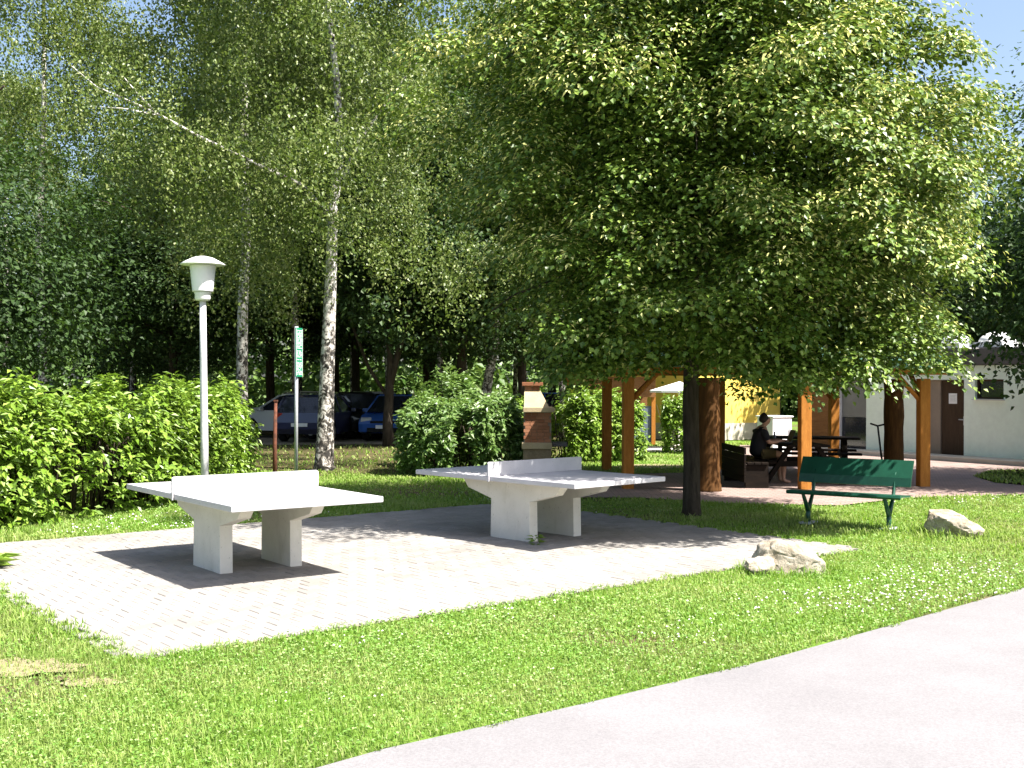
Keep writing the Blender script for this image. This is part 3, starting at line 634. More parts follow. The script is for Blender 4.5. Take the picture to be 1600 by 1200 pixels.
skinned('hair', [((0.10, 0, 1.11), (0.06, 0.075), None), ((0.115, 0, 1.18), (0.088, 0.10), 0), ((0.145, 0, 1.235), (0.10, 0.105), 1), ((0.195, 0, 1.262), (0.07, 0.085), 2)], M['hair'], pr)
t = thing('laptop', 'open dark laptop on the picnic table in front of the person', 'laptop', (5.06, 21.24, 0.7475), 0.03)
B().box((0, 0, 0.011), (0.24, 0.34, 0.02), bev=0.003).build('keyboard_base', M['blackmetal'], t)
B().box((0.155, 0, 0.13), (0.01, 0.34, 0.235), rot=(0, math.radians(20), 0), bev=0.003).build('screen', M['blackmetal'], t)
t = thing('bottle', 'small dark bottle standing on the picnic table before the laptop', 'bottle', (5.02, 21.75, 0.7475))
B().lathe([(0.03, 0), (0.033, 0.01), (0.033, 0.10), (0.014, 0.14), (0.013, 0.17)], 12).build('bottle_body', M['glassdark'], t)
B().lathe([(0.016, 0.171), (0.016, 0.19)], 12).build('cap', M['blackmetal'], t)
# kick scooter leaning on the rear log column
t = thing('kick_scooter', 'dark kick scooter leaning on the log column by the white wall', 'scooter', (7.15, 22.55, 0.0), math.radians(25))
B().tube([(0.30, 0, 0.08), (0.22, 0, 0.45), (0.13, 0, 1.02)], [0.022, 0.02, 0.018], 8).build('steering_column', M['blackmetal'], t)
B().tube([(0.13, -0.2, 1.06), (0.13, 0, 1.02), (0.13, 0.2, 1.06)], 0.018, 8).build('handlebar', M['rubber'], t)
B().box((-0.12, 0, 0.09), (0.62, 0.11, 0.03), bev=0.006).build('deck', M['blackmetal'], t)
for x_ in (0.31, -0.44):
    w_ = B().lathe([(0.03, -0.015), (0.07, -0.015), (0.075, 0), (0.07, 0.015), (0.03, 0.015)], 18).build('wheel', M['rubber'], t, (x_, 0, 0.075), (math.pi / 2, 0, 0))

# ------------------------------------------------------------------ white service building on the right
wr = math.atan2(-0.854, 0.52)
t = thing('service_building', 'low white flat roofed building with a brown door behind the pavilion', 'building', (10.6, 29.0, 0), wr)
wz = 2.32
def wall(x0, x1, z0, z1, mat='wall_white', d=0.25): return B().box(((x0 + x1) / 2, d / 2, (z0 + z1) / 2), (x1 - x0, d, z1 - z0)).build('wall', M[mat], t)
wall(-2.0, -0.04, 0, wz); wall(-0.04, 1.07, 1.97, wz); wall(1.07, 1.38, 0, wz); wall(1.38, 2.17, 0, 1.50); wall(1.38, 2.17, 1.98, wz); wall(2.17, 9.0, 0, wz)
wall(-2.98, -2.0, 2.0, wz); wall(-4.5, -3.17, 0, wz, 'brownwood'); wall(-3.17, -2.98, 0, wz, 'white')
B().box((2.25, 6.25, wz / 2), (13.5, 0.25, wz)).build('wall', M['wall_white'], t)
for x_ in (-4.375, 8.875): B().box((x_, 3.1875, wz / 2), (0.25, 5.865, wz)).build('wall', M['wall_white'], t)
dr = B().box((0.69, 0.16, 0.985), (0.74, 0.05, 1.95), bev=0.004).build('door', M['door_brown'], t)
hd = B().tube([(0.98, 0.13, 0.98), (0.98, 0.08, 0.98), (0.86, 0.08, 0.98)], 0.014, 8); hd.box((0.98, 0.13, 0.95), (0.04, 0.012, 0.22)); hd.build('handle', M['galv'], dr)
B().box((0.65, 0.130, 1.50), (0.24, 0.006, 0.26)).build('notice', M['white'], dr)
b = B()
for i in range(5): b.box((0.65, 0.1255, 1.58 - i * 0.035), (0.16 - 0.02 * (i % 2), 0.002, 0.010))
b.build('notice_print', M['galv'], dr)
B().box((0.135, 0.15, 0.98), (0.34, 0.10, 1.96)).build('recess_panel', M['panel_brown'], t)
wn = B().box((1.775, 0.14, 1.74), (0.77, 0.02, 0.46)).build('window', M['glassdark'], t)
b = B()
for c_, d_ in (((1.775, 0.11, 1.955), (0.78, 0.05, 0.04)), ((1.775, 0.11, 1.525), (0.78, 0.05, 0.04)), ((1.405, 0.11, 1.74), (0.04, 0.05, 0.39)), ((2.145, 0.11, 1.74), (0.04, 0.05, 0.39))): b.box(c_, d_)
b.build('window_frame', M['door_brown'], wn)
B().box((1.775, -0.03, 1.485), (0.86, 0.10, 0.025)).build('window_sill', M['galv'], wn)
gd = B().box((-2.49, 0.16, 0.48), (0.96, 0.05, 0.94)).build('door', M['glassdark'], t); gd['label'] = 'dark lower door leaf'
B().box((-2.49, 0.16, 1.475), (0.96, 0.05, 1.04)).build('door_panel', M['greydoor'], t)
B().box((2.25, 3.2, wz + 0.215), (13.8, 6.6, 0.40), bev=0.01).build('roof', M['fascia'], t)
B().box((2.25, -0.42, 0.05), (13.4, 0.83, 0.10)).build('plinth_step', M['plinth'], t)
for x_, s_ in ((0.15, 0.52), (1.35, 0.62)):
    c_ = B().box((x_, 0.9, wz + 0.52), (s_ * 1.5, s_ * 1.5, 0.13)).build('skylight', M['white'], t)
    B().lathe([(s_ * 0.7 * math.cos(a), 0.26 * math.sin(a)) for a in [i * math.pi / 2 / 7 for i in range(8)]], 20, (x_, 0.9, wz + 0.587)).build('dome', M['white'], c_)

# yellow house, cabinet, parasol, wooden hut farther back
t = thing('yellow_house', 'sunlit yellow rendered house far behind the seated person', 'building', (7.6, 38.0, 0), math.radians(38))
B().box((0, 2, 2.1), (4.2, 4, 3.1)).build('wall', M['wall_yellow'], t)
B().box((0, 1.98, 0.275), (4.24, 4.08, 0.55)).build('plinth', M['plinth'], t)
B().prism([(-0.5, 3.66), (4.5, 3.66), (2, 5.2)], 'x', -2.5, 2.5).build('roof', M['fascia'], t)
t = thing('white_cabinet', 'white box shaped cabinet standing behind the laptop in the sun', 'cabinet', (6.8, 28.6, 0), math.radians(28))
B().box((0, 0.3, 0.52), (0.62, 0.6, 0.98), bev=0.015).build('cabinet_body', M['white'], t)
B().box((0, 0.3, 1.03), (0.68, 0.66, 0.035), bev=0.01).build('lid', M['white'], t)
B().box((0.22, -0.02, 0.62), (0.03, 0.03, 0.22), bev=0.004).build('handle', M['galv'], t)
t = thing('parasol', 'white parasol open in the sun left of the shady trunk', 'parasol', (4.85, 33.0, 0))
B().tube([(0, 0, 0), (0, 0, 1.92)], 0.022, 8).build('pole', M['white'], t)
b = B(); ap = b.bm.verts.new((0, 0, 1.92)); ri = [b.bm.verts.new((0.85 * math.cos(i * math.pi / 4), 0.85 * math.sin(i * math.pi / 4), 1.66)) for i in range(8)]
rj = [b.bm.verts.new((0.85 * math.cos(i * math.pi / 4), 0.85 * math.sin(i * math.pi / 4), 1.60)) for i in range(8)]
for i in range(8): b.bm.faces.new((ap, ri[i], ri[(i + 1) % 8])); b.bm.faces.new((ri[i], rj[i], rj[(i + 1) % 8], ri[(i + 1) % 8]))
b.build('canopy', M['white'], t)
B().lathe([(0.25, 0), (0.25, 0.05), (0.03, 0.12)], 14).build('base', M['plinth'], t)
t = thing('wooden_hut', 'brown wooden hut with a broad eave board behind the right bushes', 'hut', (3.1, 34.6, 0), 0.0)
for x_ in (-1.15, 1.2): B().box((x_, 0, 1.0), (0.12, 0.12, 2.0)).build('post', M['post'], t)
for k in range(4): B().box((0, -0.09, 1.52 + k * 0.155), (2.5, 0.035, 0.15)).build('eave_plank', M['brownwood'], t)
B().box((0.75, 0.02, 0.62), (0.78, 0.05, 1.1)).build('side_panel', M['bluegrey'], t)
B().box((0, 1.6, 1.0), (2.4, 0.08, 2.0)).build('back_wall', M['brownwood'], t)
B().prism([(-0.35, 2.16), (2.0, 2.16), (0.8, 2.75)], 'x', -1.5, 1.5).build('roof', M['brownwood'], t)
brb = B().tube([(-1.15, -0.02, 1.45), (-1.55, -0.02, 2.1)], 0.07, 4).build('brace', M['post'], t)

# ------------------------------------------------------------------ parked cars
def make_car(label, loc, yaw, paint, kind='hatch'):
    t = thing('parked_car', label, 'car', loc, yaw, 'cars parked under the trees')
    Lc, Wc = 4.1, 1.72                      # heading +x
    h = {'hatch': 1.47, 'suv': 1.52, 'estate': 1.5, 'van': 1.95}[kind]; g = 0.22; belt = 0.92 if kind != 'suv' else 0.96
    if kind == 'van': belt = 1.05
    low = [(-2.02, 0.42), (-2.05, 0.62), (-1.98, belt), (0.75, belt), (1.55, belt - 0.10), (1.95, belt - 0.26), (2.05, 0.55), (2.0, 0.30), (1.72, 0.24)]
    for cx in (1.27, -1.27):
        low += [(cx + 0.36, 0.24), (cx + 0.32, 0.48), (cx + 0.12, 0.66), (cx - 0.12, 0.66), (cx - 0.32, 0.48), (cx - 0.36, 0.24)]
    low += [(-1.8, 0.26)]
    b = B(); n = len(low)
    secs = [(-Wc / 2, 0.93), (-Wc / 2 + 0.03, 0.985), (-Wc / 2 + 0.16, 1.0), (Wc / 2 - 0.16, 1.0), (Wc / 2 - 0.03, 0.985), (Wc / 2, 0.93)]
    rings = []
    for y_, s_ in secs: rings.append([b.bm.verts.new((x * (1 if abs(x) < 1.7 else s_), y_, z if z < belt - 0.3 else belt - 0.3 + (z - belt + 0.3) * (0.86 if s_ < 0.95 else 1))) for x, z in low])
    for a, c in zip(rings, rings[1:]):
        for i in range(n): b.bm.faces.new((a[i], a[(i + 1) % n], c[(i + 1) % n], c[i]))
    for rg in (rings[0], rings[-1]):
        f = b.bm.faces.new(rg)
    body_ = b.build('body', paint, t)
    if kind == 'van': gh = [(-2.0, belt), (-1.96, h - 0.06), (-1.8, h), (0.35, h), (0.55, h - 0.06), (1.25, belt)]
    elif kind == 'suv': gh = [(-1.98, belt), (-1.80, h - 0.06), (-1.6, h), (0.1, h), (0.32, h - 0.05), (1.05, belt)]
    else: gh = [(-1.93, belt), (-1.55, h - 0.09), (-1.2, h - 0.01), (-0.1, h), (0.2, h - 0.05), (1.1, belt - 0.01)]
    def gw(z): return Wc / 2 - 0.05 - 0.20 * (z - belt) / (h - belt)
    b = B(); v0 = [b.bm.verts.new((x, -gw(z), z)) for x, z in gh]; v1 = [b.bm.verts.new((x, gw(z), z)) for x, z in gh]; k = len(gh)
    b.bm.faces.new(v0); b.bm.faces.new(v1)
    for i in range(k): b.bm.faces.new((v0[i], v0[(i + 1) % k], v1[(i + 1) % k], v1[i]))
    b.build('window_glass', M['glassdark'], t)
    b = B(); rp = gh[1:5]; w_ = [gw(z) + 0.012 for x, z in rp]
    a = [b.bm.verts.new((x, -w, z + 0.014)) for (x, z), w in zip(rp, w_)]; c = [b.bm.verts.new((x, w, z + 0.014)) for (x, z), w in zip(rp, w_)]
    a2 = [b.bm.verts.new((x, -w, z - 0.03)) for (x, z), w in zip(rp, w_)]; c2 = [b.bm.verts.new((x, w, z - 0.03)) for (x, z), w in zip(rp, w_)]
    for i in range(3):
        b.bm.faces.new((a[i], a[i + 1], c[i + 1], c[i])); b.bm.faces.new((a[i], a2[i], a2[i + 1], a[i + 1])); b.bm.faces.new((c[i], c2[i], c2[i + 1], c[i + 1]))
    b.bm.faces.new((a[0], c[0], c2[0], a2[0])); b.bm.faces.new((a[3], c[3], c2[3], a2[3]))
    for s_ in (-1, 1):                       # pillars
        for p, q, r in ((gh[0], gh[1], 0.05), (gh[5], gh[4], 0.035), ((-0.35, belt), (-0.4, h - 0.03), 0.035)):
            b.tube([(p[0], s_ * (gw(p[1]) + 0.005), p[1] - 0.02), (q[0], s_ * (gw(q[1]) + 0.005), q[1])], r, 6)
    b.build('roof', paint, t)
    for cx in (1.27, -1.27):
        for s_ in (-1, 1):
            w = B().lathe([(0.2, -0.1), (0.30, -0.1), (0.315, -0.06), (0.315, 0.06), (0.30, 0.1), (0.2, 0.1)], 20).build('wheel', M['rubber'], t, (cx, s_ * (Wc / 2 - 0.11), 0.315), (math.pi / 2, 0, 0))
            B().lathe([(0.20, -0.112), (0.19, -0.104), (0.06, -0.09), (0.06, 0.09), (0.19, 0.104), (0.20, 0.112)], 14).build('rim', M['alloy'], w)
    for s_ in (-1, 1):
        B().box((1.86, s_ * 0.62, 0.66), (0.22, 0.34, 0.13), rot=(0, 0.35, -s_ * 0.2), bev=0.03).build('headlight', M['clearlamp'], t)
        B().box((-1.93, s_ * 0.68, 0.82), (0.16, 0.24, 0.20), rot=(0, -0.05, s_ * 0.2), bev=0.03).build('tail_light', M['redlamp'], t)
        B().box((0.78, s_ * 0.92, belt + 0.04), (0.12, 0.18, 0.12), bev=0.03).build('mirror', paint, t)
    B().box((2.03, 0, 0.36), (0.05, 1.1, 0.14), bev=0.02).build('grille', M['rubber'], t)
    B().box((2.0, 0, 0.60), (0.07, 0.9, 0.10), bev=0.02).build('grille', M['rubber'], t)
    B().box((2.065, 0, 0.46), (0.012, 0.52, 0.11)).build('number_plate', M['white'], t)
    B().box((-2.055, 0, 0.55), (0.012, 0.52, 0.11)).build('number_plate', M['white'], t)
    return t
cp = {k: carpaint(k + ' car paint', c) for k, c in dict(silver=(0.55, 0.57, 0.60), navy=(0.035, 0.04, 0.10), black=(0.012, 0.014, 0.016), blue=(0.03, 0.12, 0.45), white=(0.78, 0.78, 0.78)).items()}
make_car('silver hatchback parked just past the right end of the hedge', (-7.35, 38.8, 0), math.radians(152), cp['silver'])
make_car('dark navy car seen from behind, beside the silver hatchback', (-6.25, 37.0, 0), math.radians(82), cp['navy'])
make_car('black off-road car parked right of the near birch trunk', (-5.5, 39.4, 0), math.radians(-60), cp['black'], 'suv')
make_car('white car whose roof shows above the blue car', (-5.0, 41.8, 0), math.radians(-75), cp['white'], 'suv')
make_car('bright blue car facing the camera at the left edge of the bush', (-3.8, 38.0, 0), math.radians(-97), cp['blue'])
make_car('white estate car far back between the trunks left of the near birch', (-8.9, 47.0, 0), math.radians(170), cp['white'], 'estate')
make_car('blue car parked far behind the brick grill', (0.9, 43.5, 0), math.radians(175), cp['blue'], 'estate')

# ------------------------------------------------------------------ foliage: hedge and bushes
def bush(name, label, cat, path, width, height, nleaf, L, mat, mat2=None, group=None, nsingle=0, rough=0.18, seed=1, endtaper=0.5):
    """leafy mass along a ground path (list of xy): leaves in layered shoots on its skin plus some inside"""
    r = np.random.default_rng(seed); pts = np.array(path, float); seg = np.linalg.norm(np.diff(pts, axis=0), axis=1); cum = np.r_[0, np.cumsum(seg)]; tot = cum[-1]
    t = thing(name, label, cat, (pts[:, 0].mean(), pts[:, 1].mean(), 0), 0, group); org = np.array(t.location)
    nsh = nleaf // 14
    nnode = max(20, nsh // 6); s = (r.uniform(-0.3, tot + 0.3, nnode)[np.arange(nsh) % nnode] + r.normal(0, 0.11, nsh)); sc = np.clip(s, 0, tot)
    px = np.interp(sc, cum, pts[:, 0]); py = np.interp(sc, cum, pts[:, 1])
    e = 1e-2; tx = np.interp(np.minimum(sc + e, tot), cum, pts[:, 0]) - np.interp(np.maximum(sc - e, 0), cum, pts[:, 0]); ty = np.interp(np.minimum(sc + e, tot), cum, pts[:, 1]) - np.interp(np.maximum(sc - e, 0), cum, pts[:, 1])
    tl = np.hypot(tx, ty); tx /= tl; ty /= tl
    a = r.uniform(-0.25, math.pi + 0.25, nnode)[np.arange(nsh) % nnode] + r.normal(0, 0.10, nsh)                 # around the cross section: 0 = right side, pi = left side
    end = np.minimum(np.clip(s + 0.3, 0, None), np.clip(tot + 0.3 - s, 0, None)); endf = 0.62 + 0.38 * np.clip(end / max(endtaper, 1e-3), 0, 1)
    lump = 1 + rough * (np.sin(s * 2.3 + a * 2.1 + seed) * 0.5 + np.sin(s * 5.3 - a * 3.7 + 2 * seed) * 0.3 + np.sin(s * 9.1 + a * 6.3) * 0.25)
    rad = (1 - 0.5 * np.clip(r.uniform(0, 1, nnode)[np.arange(nsh) % nnode] ** 1.8 * 0.75 + r.uniform(0, 1, nsh) ** 2.5 * 0.3, 0, 1)) * lump * endf
    ex = 0.62
    ca = np.sign(np.cos(a)) * np.abs(np.cos(a)) ** ex; sa = np.where(np.sin(a) > 0, np.abs(np.sin(a)) ** ex, np.sin(a) * 0.5)
    off_ = ca * width / 2 * rad; z = height * 0.42 + sa * height * 0.58 * rad; low = (sa < 0.05) | (r.uniform(0, 1, nsh) < 0.16); z = np.where(low, r.uniform(0.02, 0.5, nsh) * height, z); off_ = np.where(low, np.sign(off_) * np.maximum(np.abs(off_), width * 0.40), off_)
    zf = np.where(z < height * 0.3, 0.86 + 0.14 * z / (height * 0.3), 1.0); off_ *= zf
    Cn = np.c_[px - ty * off_, py + tx * off_, z]
    out = np.c_[-ty * ca, tx * ca, sa * 0.8 + 0.2]; out = unit(out)
    k = 14; Q = np.repeat(Cn, k, 0); O = np.repeat(out, k, 0); n = len(Q)
    sd = unit(np.repeat(out + np.c_[r.normal(0, 0.45, (nsh, 2)), r.uniform(0.1, 0.9, nsh)], k, 0)); u = np.tile(np.linspace(0, 1, k), nsh)
    slen = np.repeat(r.uniform(0.5, 1.2, nsh), k) * 3.2 * L
    P = Q + sd * ((u - 0.6) * slen)[:, None] + r.normal(0, 0.25 * L, (n, 3))
    T = unit(r.normal(0, 1, (n, 3)) + O * 0.5 + sd * 0.5 + np.array([0, 0, -0.35]))
    Nn = unit(O * 0.7 + np.array([0, 0, 0.9]) + r.normal(0, 0.45, (n, 3)))
    P[:, 2] = np.maximum(P[:, 2], 0.02)
    V, F = leaves(P - org, Nn, T, L * r.uniform(0.65, 1.3, n), L * 0.52 * r.uniform(0.75, 1.2, n), 0.16, 0.18)
    f = obj('foliage', raw_mesh('foliage', V, F), mat, t); f['kind'] = 'stuff'
    # twig core: a shadowy inner mass of stems, well inside the leaves
    b = B()
    for q in np.arange(0.1, tot, max(0.22, tot / 60)):
        x_ = np.interp(q, cum, pts[:, 0]); y_ = np.interp(q, cum, pts[:, 1])
        for j in range(5):
            dx, dy = np.clip(r.normal(0, width * 0.13, 2), -0.2 * width, 0.2 * width); hx, hy = np.clip(r.normal(0, width * 0.1, 2), -0.12 * width, 0.12 * width)
            b.tube([(x_ + dx * 0.5 - org[0], y_ + dy * 0.5 - org[1], 0), (x_ + dx - org[0], y_ + dy - org[1], height * 0.45), (x_ + dx + hx - org[0], y_ + dy + hy - org[1], height * r.uniform(0.7, 0.86))], [0.018, 0.014, 0.006], 5)
    st = b.build('stems', M['bark'], t); st['kind'] = 'stuff'
    if nsingle:
        d = np.hypot(P[:, 0], P[:, 1]); vis = np.argsort(d + (rad.repeat(k) < 0.93) * 50 + (u < 0.5) * 50 + np.abs(P[:, 0]) * 0.0)[:nsingle * 6]
        vis = r.choice(vis, nsingle, replace=False)
        V1, F1 = leaves(np.zeros((1, 3)), np.array([[0, 0, 1.0]]), np.array([[1.0, 0, 0]]), L * 1.15, L * 0.62, 0.16, 0.18)
        lm = raw_mesh('leaf', V1, F1); lm.materials.append(mat)
        for i in vis:
            o = bpy.data.objects.new('leaf', lm); link(o, t); nn = Vector(Nn[i]); tt = Vector(T[i]); tt = (tt - nn * tt.dot(nn)).normalized(); ss = nn.cross(tt)
            o.matrix_local = Matrix.Translation(Vector(P[i] - org + Nn[i] * 0.02)) @ Matrix((tt, ss, nn)).transposed().to_4x4()
    return t
HW = 0.8
bush('hedge', 'long bright green leafy hedge running along the left of the court', 'hedge', [(-9.2, 9.6), (-7.9, 12.2), (-6.95, 14.3), (-6.2, 15.7), (-5.7, 17.3), (-5.5, 19.3), (-5.55, 21.0)], 1.7, 1.70, 52000, 0.125, M['hedgeleaf'], nsingle=260, rough=0.24, seed=4)
bush('shrub', 'rounded leafy shrub between the parked cars and the brick grill', 'shrub', [(-2.15, 23.5), (-1.1, 23.4), (-0.15, 23.9)], 1.8, 1.5, 18000, 0.125, M['bushleaf'], group='shrubs behind the court', nsingle=0, seed=6, rough=0.2)
bush('shrub', 'taller dark shrub rising behind the left part of the rounded shrub', 'shrub', [(-2.0, 25.2), (-0.9, 25.6)], 1.5, 2.0, 7000, 0.12, M['bushleaf'], group='shrubs behind the court', seed=9, rough=0.25)
bush('shrub', 'low leafy shrub close behind the left side of the brick grill', 'shrub', [(0.1, 25.0), (0.45, 24.9)], 1.2, 1.5, 5000, 0.12, M['hedgeleaf'], group='shrubs behind the court', seed=12, rough=0.2)
bush('shrub', 'wide bright shrub between the brick grill and the pavilion posts', 'shrub', [(1.2, 27.2), (2.1, 27.6), (2.9, 27.9)], 1.6, 1.62, 12000, 0.12, M['hedgeleaf'], group='shrubs behind the court', seed=15, rough=0.22)
bush('shrub', 'bright shrub beside the pale path under the parasol', 'shrub', [(4.2, 31.0), (4.9, 30.9)], 1.3, 1.55, 6000, 0.115, M['hedgeleaf'], group='shrubs behind the court', seed=18, rough=0.2)
# weed at the left edge and under the shaded table
def weed(label, loc, n, L, mat, seed):
    r = np.random.default_rng(seed); a = r.uniform(0, 6.28, n); P = np.c_[np.cos(a) * 0.03, np.sin(a) * 0.03, r.uniform(0, 0.10, n)]
    T = np.c_[np.cos(a), np.sin(a), r.uniform(0.1, 1.0, n)]; Nn = np.c_[-np.cos(a) * 0.4, -np.sin(a) * 0.4, np.ones(n)]
    V, F = leaves(P, Nn, T, L * r.uniform(0.7, 1.3, n), L * 0.35, 0.15, 0.3)
    return tag(obj('weed', raw_mesh('weed', V, F), mat, None, loc), label, 'plant', 'weeds')
weed('leafy weed growing at the left edge of the paving', (-5.12, 11.2, 0.0), 40, 0.2, M['hedgeleaf'], 3)
weed('small weed at the foot of the shaded table leg', (0.28, 13.0, 0.0), 30, 0.08, M['hedgeleaf'], 5)

# ------------------------------------------------------------------ trees
def trunk_mesh(path, rad, n=14):
    b = B(); b.tube(path, rad, n); return b
def crown_points(r, clumps, per, spread, flat):
    k = len(clumps); P = np.repeat(clumps, per, 0) + r.normal(0, 1, (k * per, 3)) * np.repeat(spread, per)[:, None] * np.array([1, 1, flat]); return P

# the linden in front of the pavilion
def linden():
    r = np.random.default_rng(21); base = np.array([2.53, 16.0, 0.0]); cen = np.array([2.75, 15.75, 4.7])
    t = thing('linden_tree', 'large linden tree in yellow green flower shading the court and pavilion', 'tree', tuple(base))
    b = B(); b.tube([(0, 0, -0.15), (0.0, 0, 0.1), (0.0, 0.0, 0.6), (-0.02, 0, 1.6), (0.0, 0.02, 2.6), (0.05, 0, 4.2), (0.08, 0, 6.2), (0.05, 0, 8.3)], [0.17, 0.128, 0.115, 0.11, 0.10, 0.08, 0.05, 0.02], 14); b.build('trunk', M['bark'], t)
    # limbs
    lb = B()
    for i in range(34):
        a = i * 2.399; z0 = 2.0 + 5.4 * (i / 34.0); ln = 3.6 * math.sqrt(max(0.1, 1 - ((z0 - 4.4) / 4.6) ** 2)) * r.uniform(0.75, 1.0)
        d = np.array([math.cos(a), math.sin(a), 0]); pts = [np.array([0, 0, z0]) + d * ln * f + np.array([0, 0, 0.9 * math.sin(f * 2.4) - 0.55 * f * f]) for f in (0, 0.3, 0.6, 0.85, 1.0)]
        lb.tube(pts, [0.045, 0.034, 0.022, 0.012, 0.005], 6)
    lb.build('limbs', M['bark'], t)['kind'] = 'stuff'
    # sprays: flat drooping fans of leaves in tiers
    def env(d):
        rx = np.where(d[:, 0] < 0, 3.75, 3.55); ry = 3.8; rz = np.where(d[:, 2] > 0, 3.7, 2.45)
        return 1 / np.sqrt((d[:, 0] / rx) ** 2 + (d[:, 1] / ry) ** 2 + (d[:, 2] / rz) ** 2)
    nb_ = 560; d = unit(r.normal(0, 1, (nb_ * 4, 3))); d = d[(d[:, 2] > -0.66) & ~((d[:, 0] < -0.05) & (d[:, 2] < 0.1) & (r.uniform(0, 1, len(d)) < 0.5))][:nb_]; nb_ = len(d)
    lump = 1 + 0.10 * np.sin(d[:, 0] * 7 + d[:, 2] * 5) + 0.08 * np.sin(d[:, 1] * 9 - d[:, 2] * 8 + d[:, 0] * 4)
    outer = cen + d * (env(d) * 1.06 * lump * (1 - 0.32 * r.uniform(0, 1, nb_) ** 1.3))[:, None]
    up = (outer[:, 0] > cen[0]) & (outer[:, 2] > 4.6); outer[up, 0] = cen[0] + (outer[up, 0] - cen[0]) * np.clip(1 - 0.20 * (outer[up, 2] - 4.6), 0.45, 1)
    d2 = unit(r.normal(0, 1, (700, 3))); d2[:, 2] = np.where(d2[:, 2] < -0.8, -d2[:, 2], d2[:, 2]); inner = cen + d2 * (env(d2) * r.uniform(0.3, 0.84, 700))[:, None]
    ar = r.uniform(0, 6.283, 120); rq = r.uniform(0.8, 3.2, 120); skirt = np.c_[base[0] + 0.2 + np.cos(ar) * rq, base[1] - 0.25 + np.sin(ar) * rq, 2.2 + 0.35 * np.abs(rq - 2.0) * r.uniform(0.4, 1.3, 120) + r.uniform(0, 0.8, 120)]
    skirt[:, 2] += 0.25 * np.clip(skirt[:, 0] - 4.4, 0, 3); skirt = skirt[skirt[:, 1] < 18.0]
    # low boughs that hang before the pavilion roof
    nx = 135; lx_ = r.uniform(0.55, 5.15, nx); low_ = np.c_[lx_, r.uniform(13.3, 15.0, nx), r.uniform(1.95, 2.6, nx) - 0.22 * np.exp(-((lx_ - 3.7) / 0.7) ** 2) + 0.25 * np.exp(-((lx_ - 1.9) / 0.35) ** 2)]
    twig = np.array([(2.92, 14.6, 1.70), (3.0, 14.7, 1.95), (3.2, 14.5, 1.78), (3.5, 14.6, 1.83), (3.75, 14.5, 1.9), (4.1, 14.6, 1.95), (4.5, 14.8, 1.95), (1.0, 14.6, 1.85), (0.8, 14.9, 1.75), (1.9, 14.4, 1.98), (2.4, 14.5, 1.95)])
    cl = np.concatenate([outer, skirt, low_, twig, inner]); no = len(outer); nl = len(cl) - len(inner); n = len(cl)
    a0 = np.r_[r.uniform(0.34, 0.66, no), r.uniform(0.3, 0.5, len(skirt)), r.uniform(0.28, 0.48, len(low_)), np.full(len(twig), 0.2), r.uniform(0.4, 0.7, len(inner))]
    per = np.r_[np.full(no, 330), np.full(len(skirt), 180), np.full(len(low_), 180), np.full(len(twig), 60), np.full(len(inner), 170)]
    idx = np.repeat(np.arange(n), per); m = len(idx); e = unit(r.normal(0, 1, (m, 3))); e[:, 2] = np.where(e[:, 2] < -0.25, -e[:, 2], e[:, 2])
    rad_ = (0.55 + 0.45 * r.uniform(0, 1, m) ** 0.6) * (1 + 0.25 * np.sin(e[:, 0] * 5 + idx) * np.cos(e[:, 1] * 5 + 2 * idx)); flat_ = np.repeat(r.uniform(0.55, 0.92, n), per)
    outv = unit((cl - np.array([base[0], base[1], 0])) * np.array([1, 1, 0]) + 1e-6)[idx]
    P = cl[idx] + e * (a0[idx] * rad_)[:, None] * np.c_[np.ones(m), np.ones(m), flat_]; along = np.sum((P - cl[idx]) * outv, 1); P += outv * (along * 0.15)[:, None]; P[:, 2] -= 0.42 * np.maximum(along, 0)
    P += r.normal(0, 0.035, (m, 3))
    Nn = unit(e * np.array([0.55, 0.55, 0.4]) + np.array([0, 0, 0.75]) + outv * 0.15 + r.normal(0, 0.27, (m, 3))); T = unit(e * 0.6 + outv * 0.3 + r.normal(0, 0.6, (m, 3)) + np.array([0, 0, -0.6]))
    pb = np.where(idx < no, np.where(np.sin(idx * 1.7) > -0.2, 0.36, 0.14), 0.05); br = (r.uniform(0, 1, m) < pb) & (e[:, 2] > -0.1)  # linden bracts, thickened on outer clump tops to paint in sunlit highlights
    L = 0.067 * r.uniform(0.65, 1.35, m)
    V, F = leaves(P[~br] - base, Nn[~br], T[~br], L[~br], L[~br] * 0.88, 0.12, 0.12); c = obj('crown', raw_mesh('crown', V, F), M['linden'], t); c['kind'] = 'stuff'
    V, F = leaves(P[br] - base + Nn[br] * 0.02, Nn[br], T[br], L[br] * 0.95, L[br] * 0.42, 0.1, 0.25); c = obj('blossom_highlight', raw_mesh('blossom_highlight', V, F), M['bract_highlight'], t); c['kind'] = 'stuff'
linden()

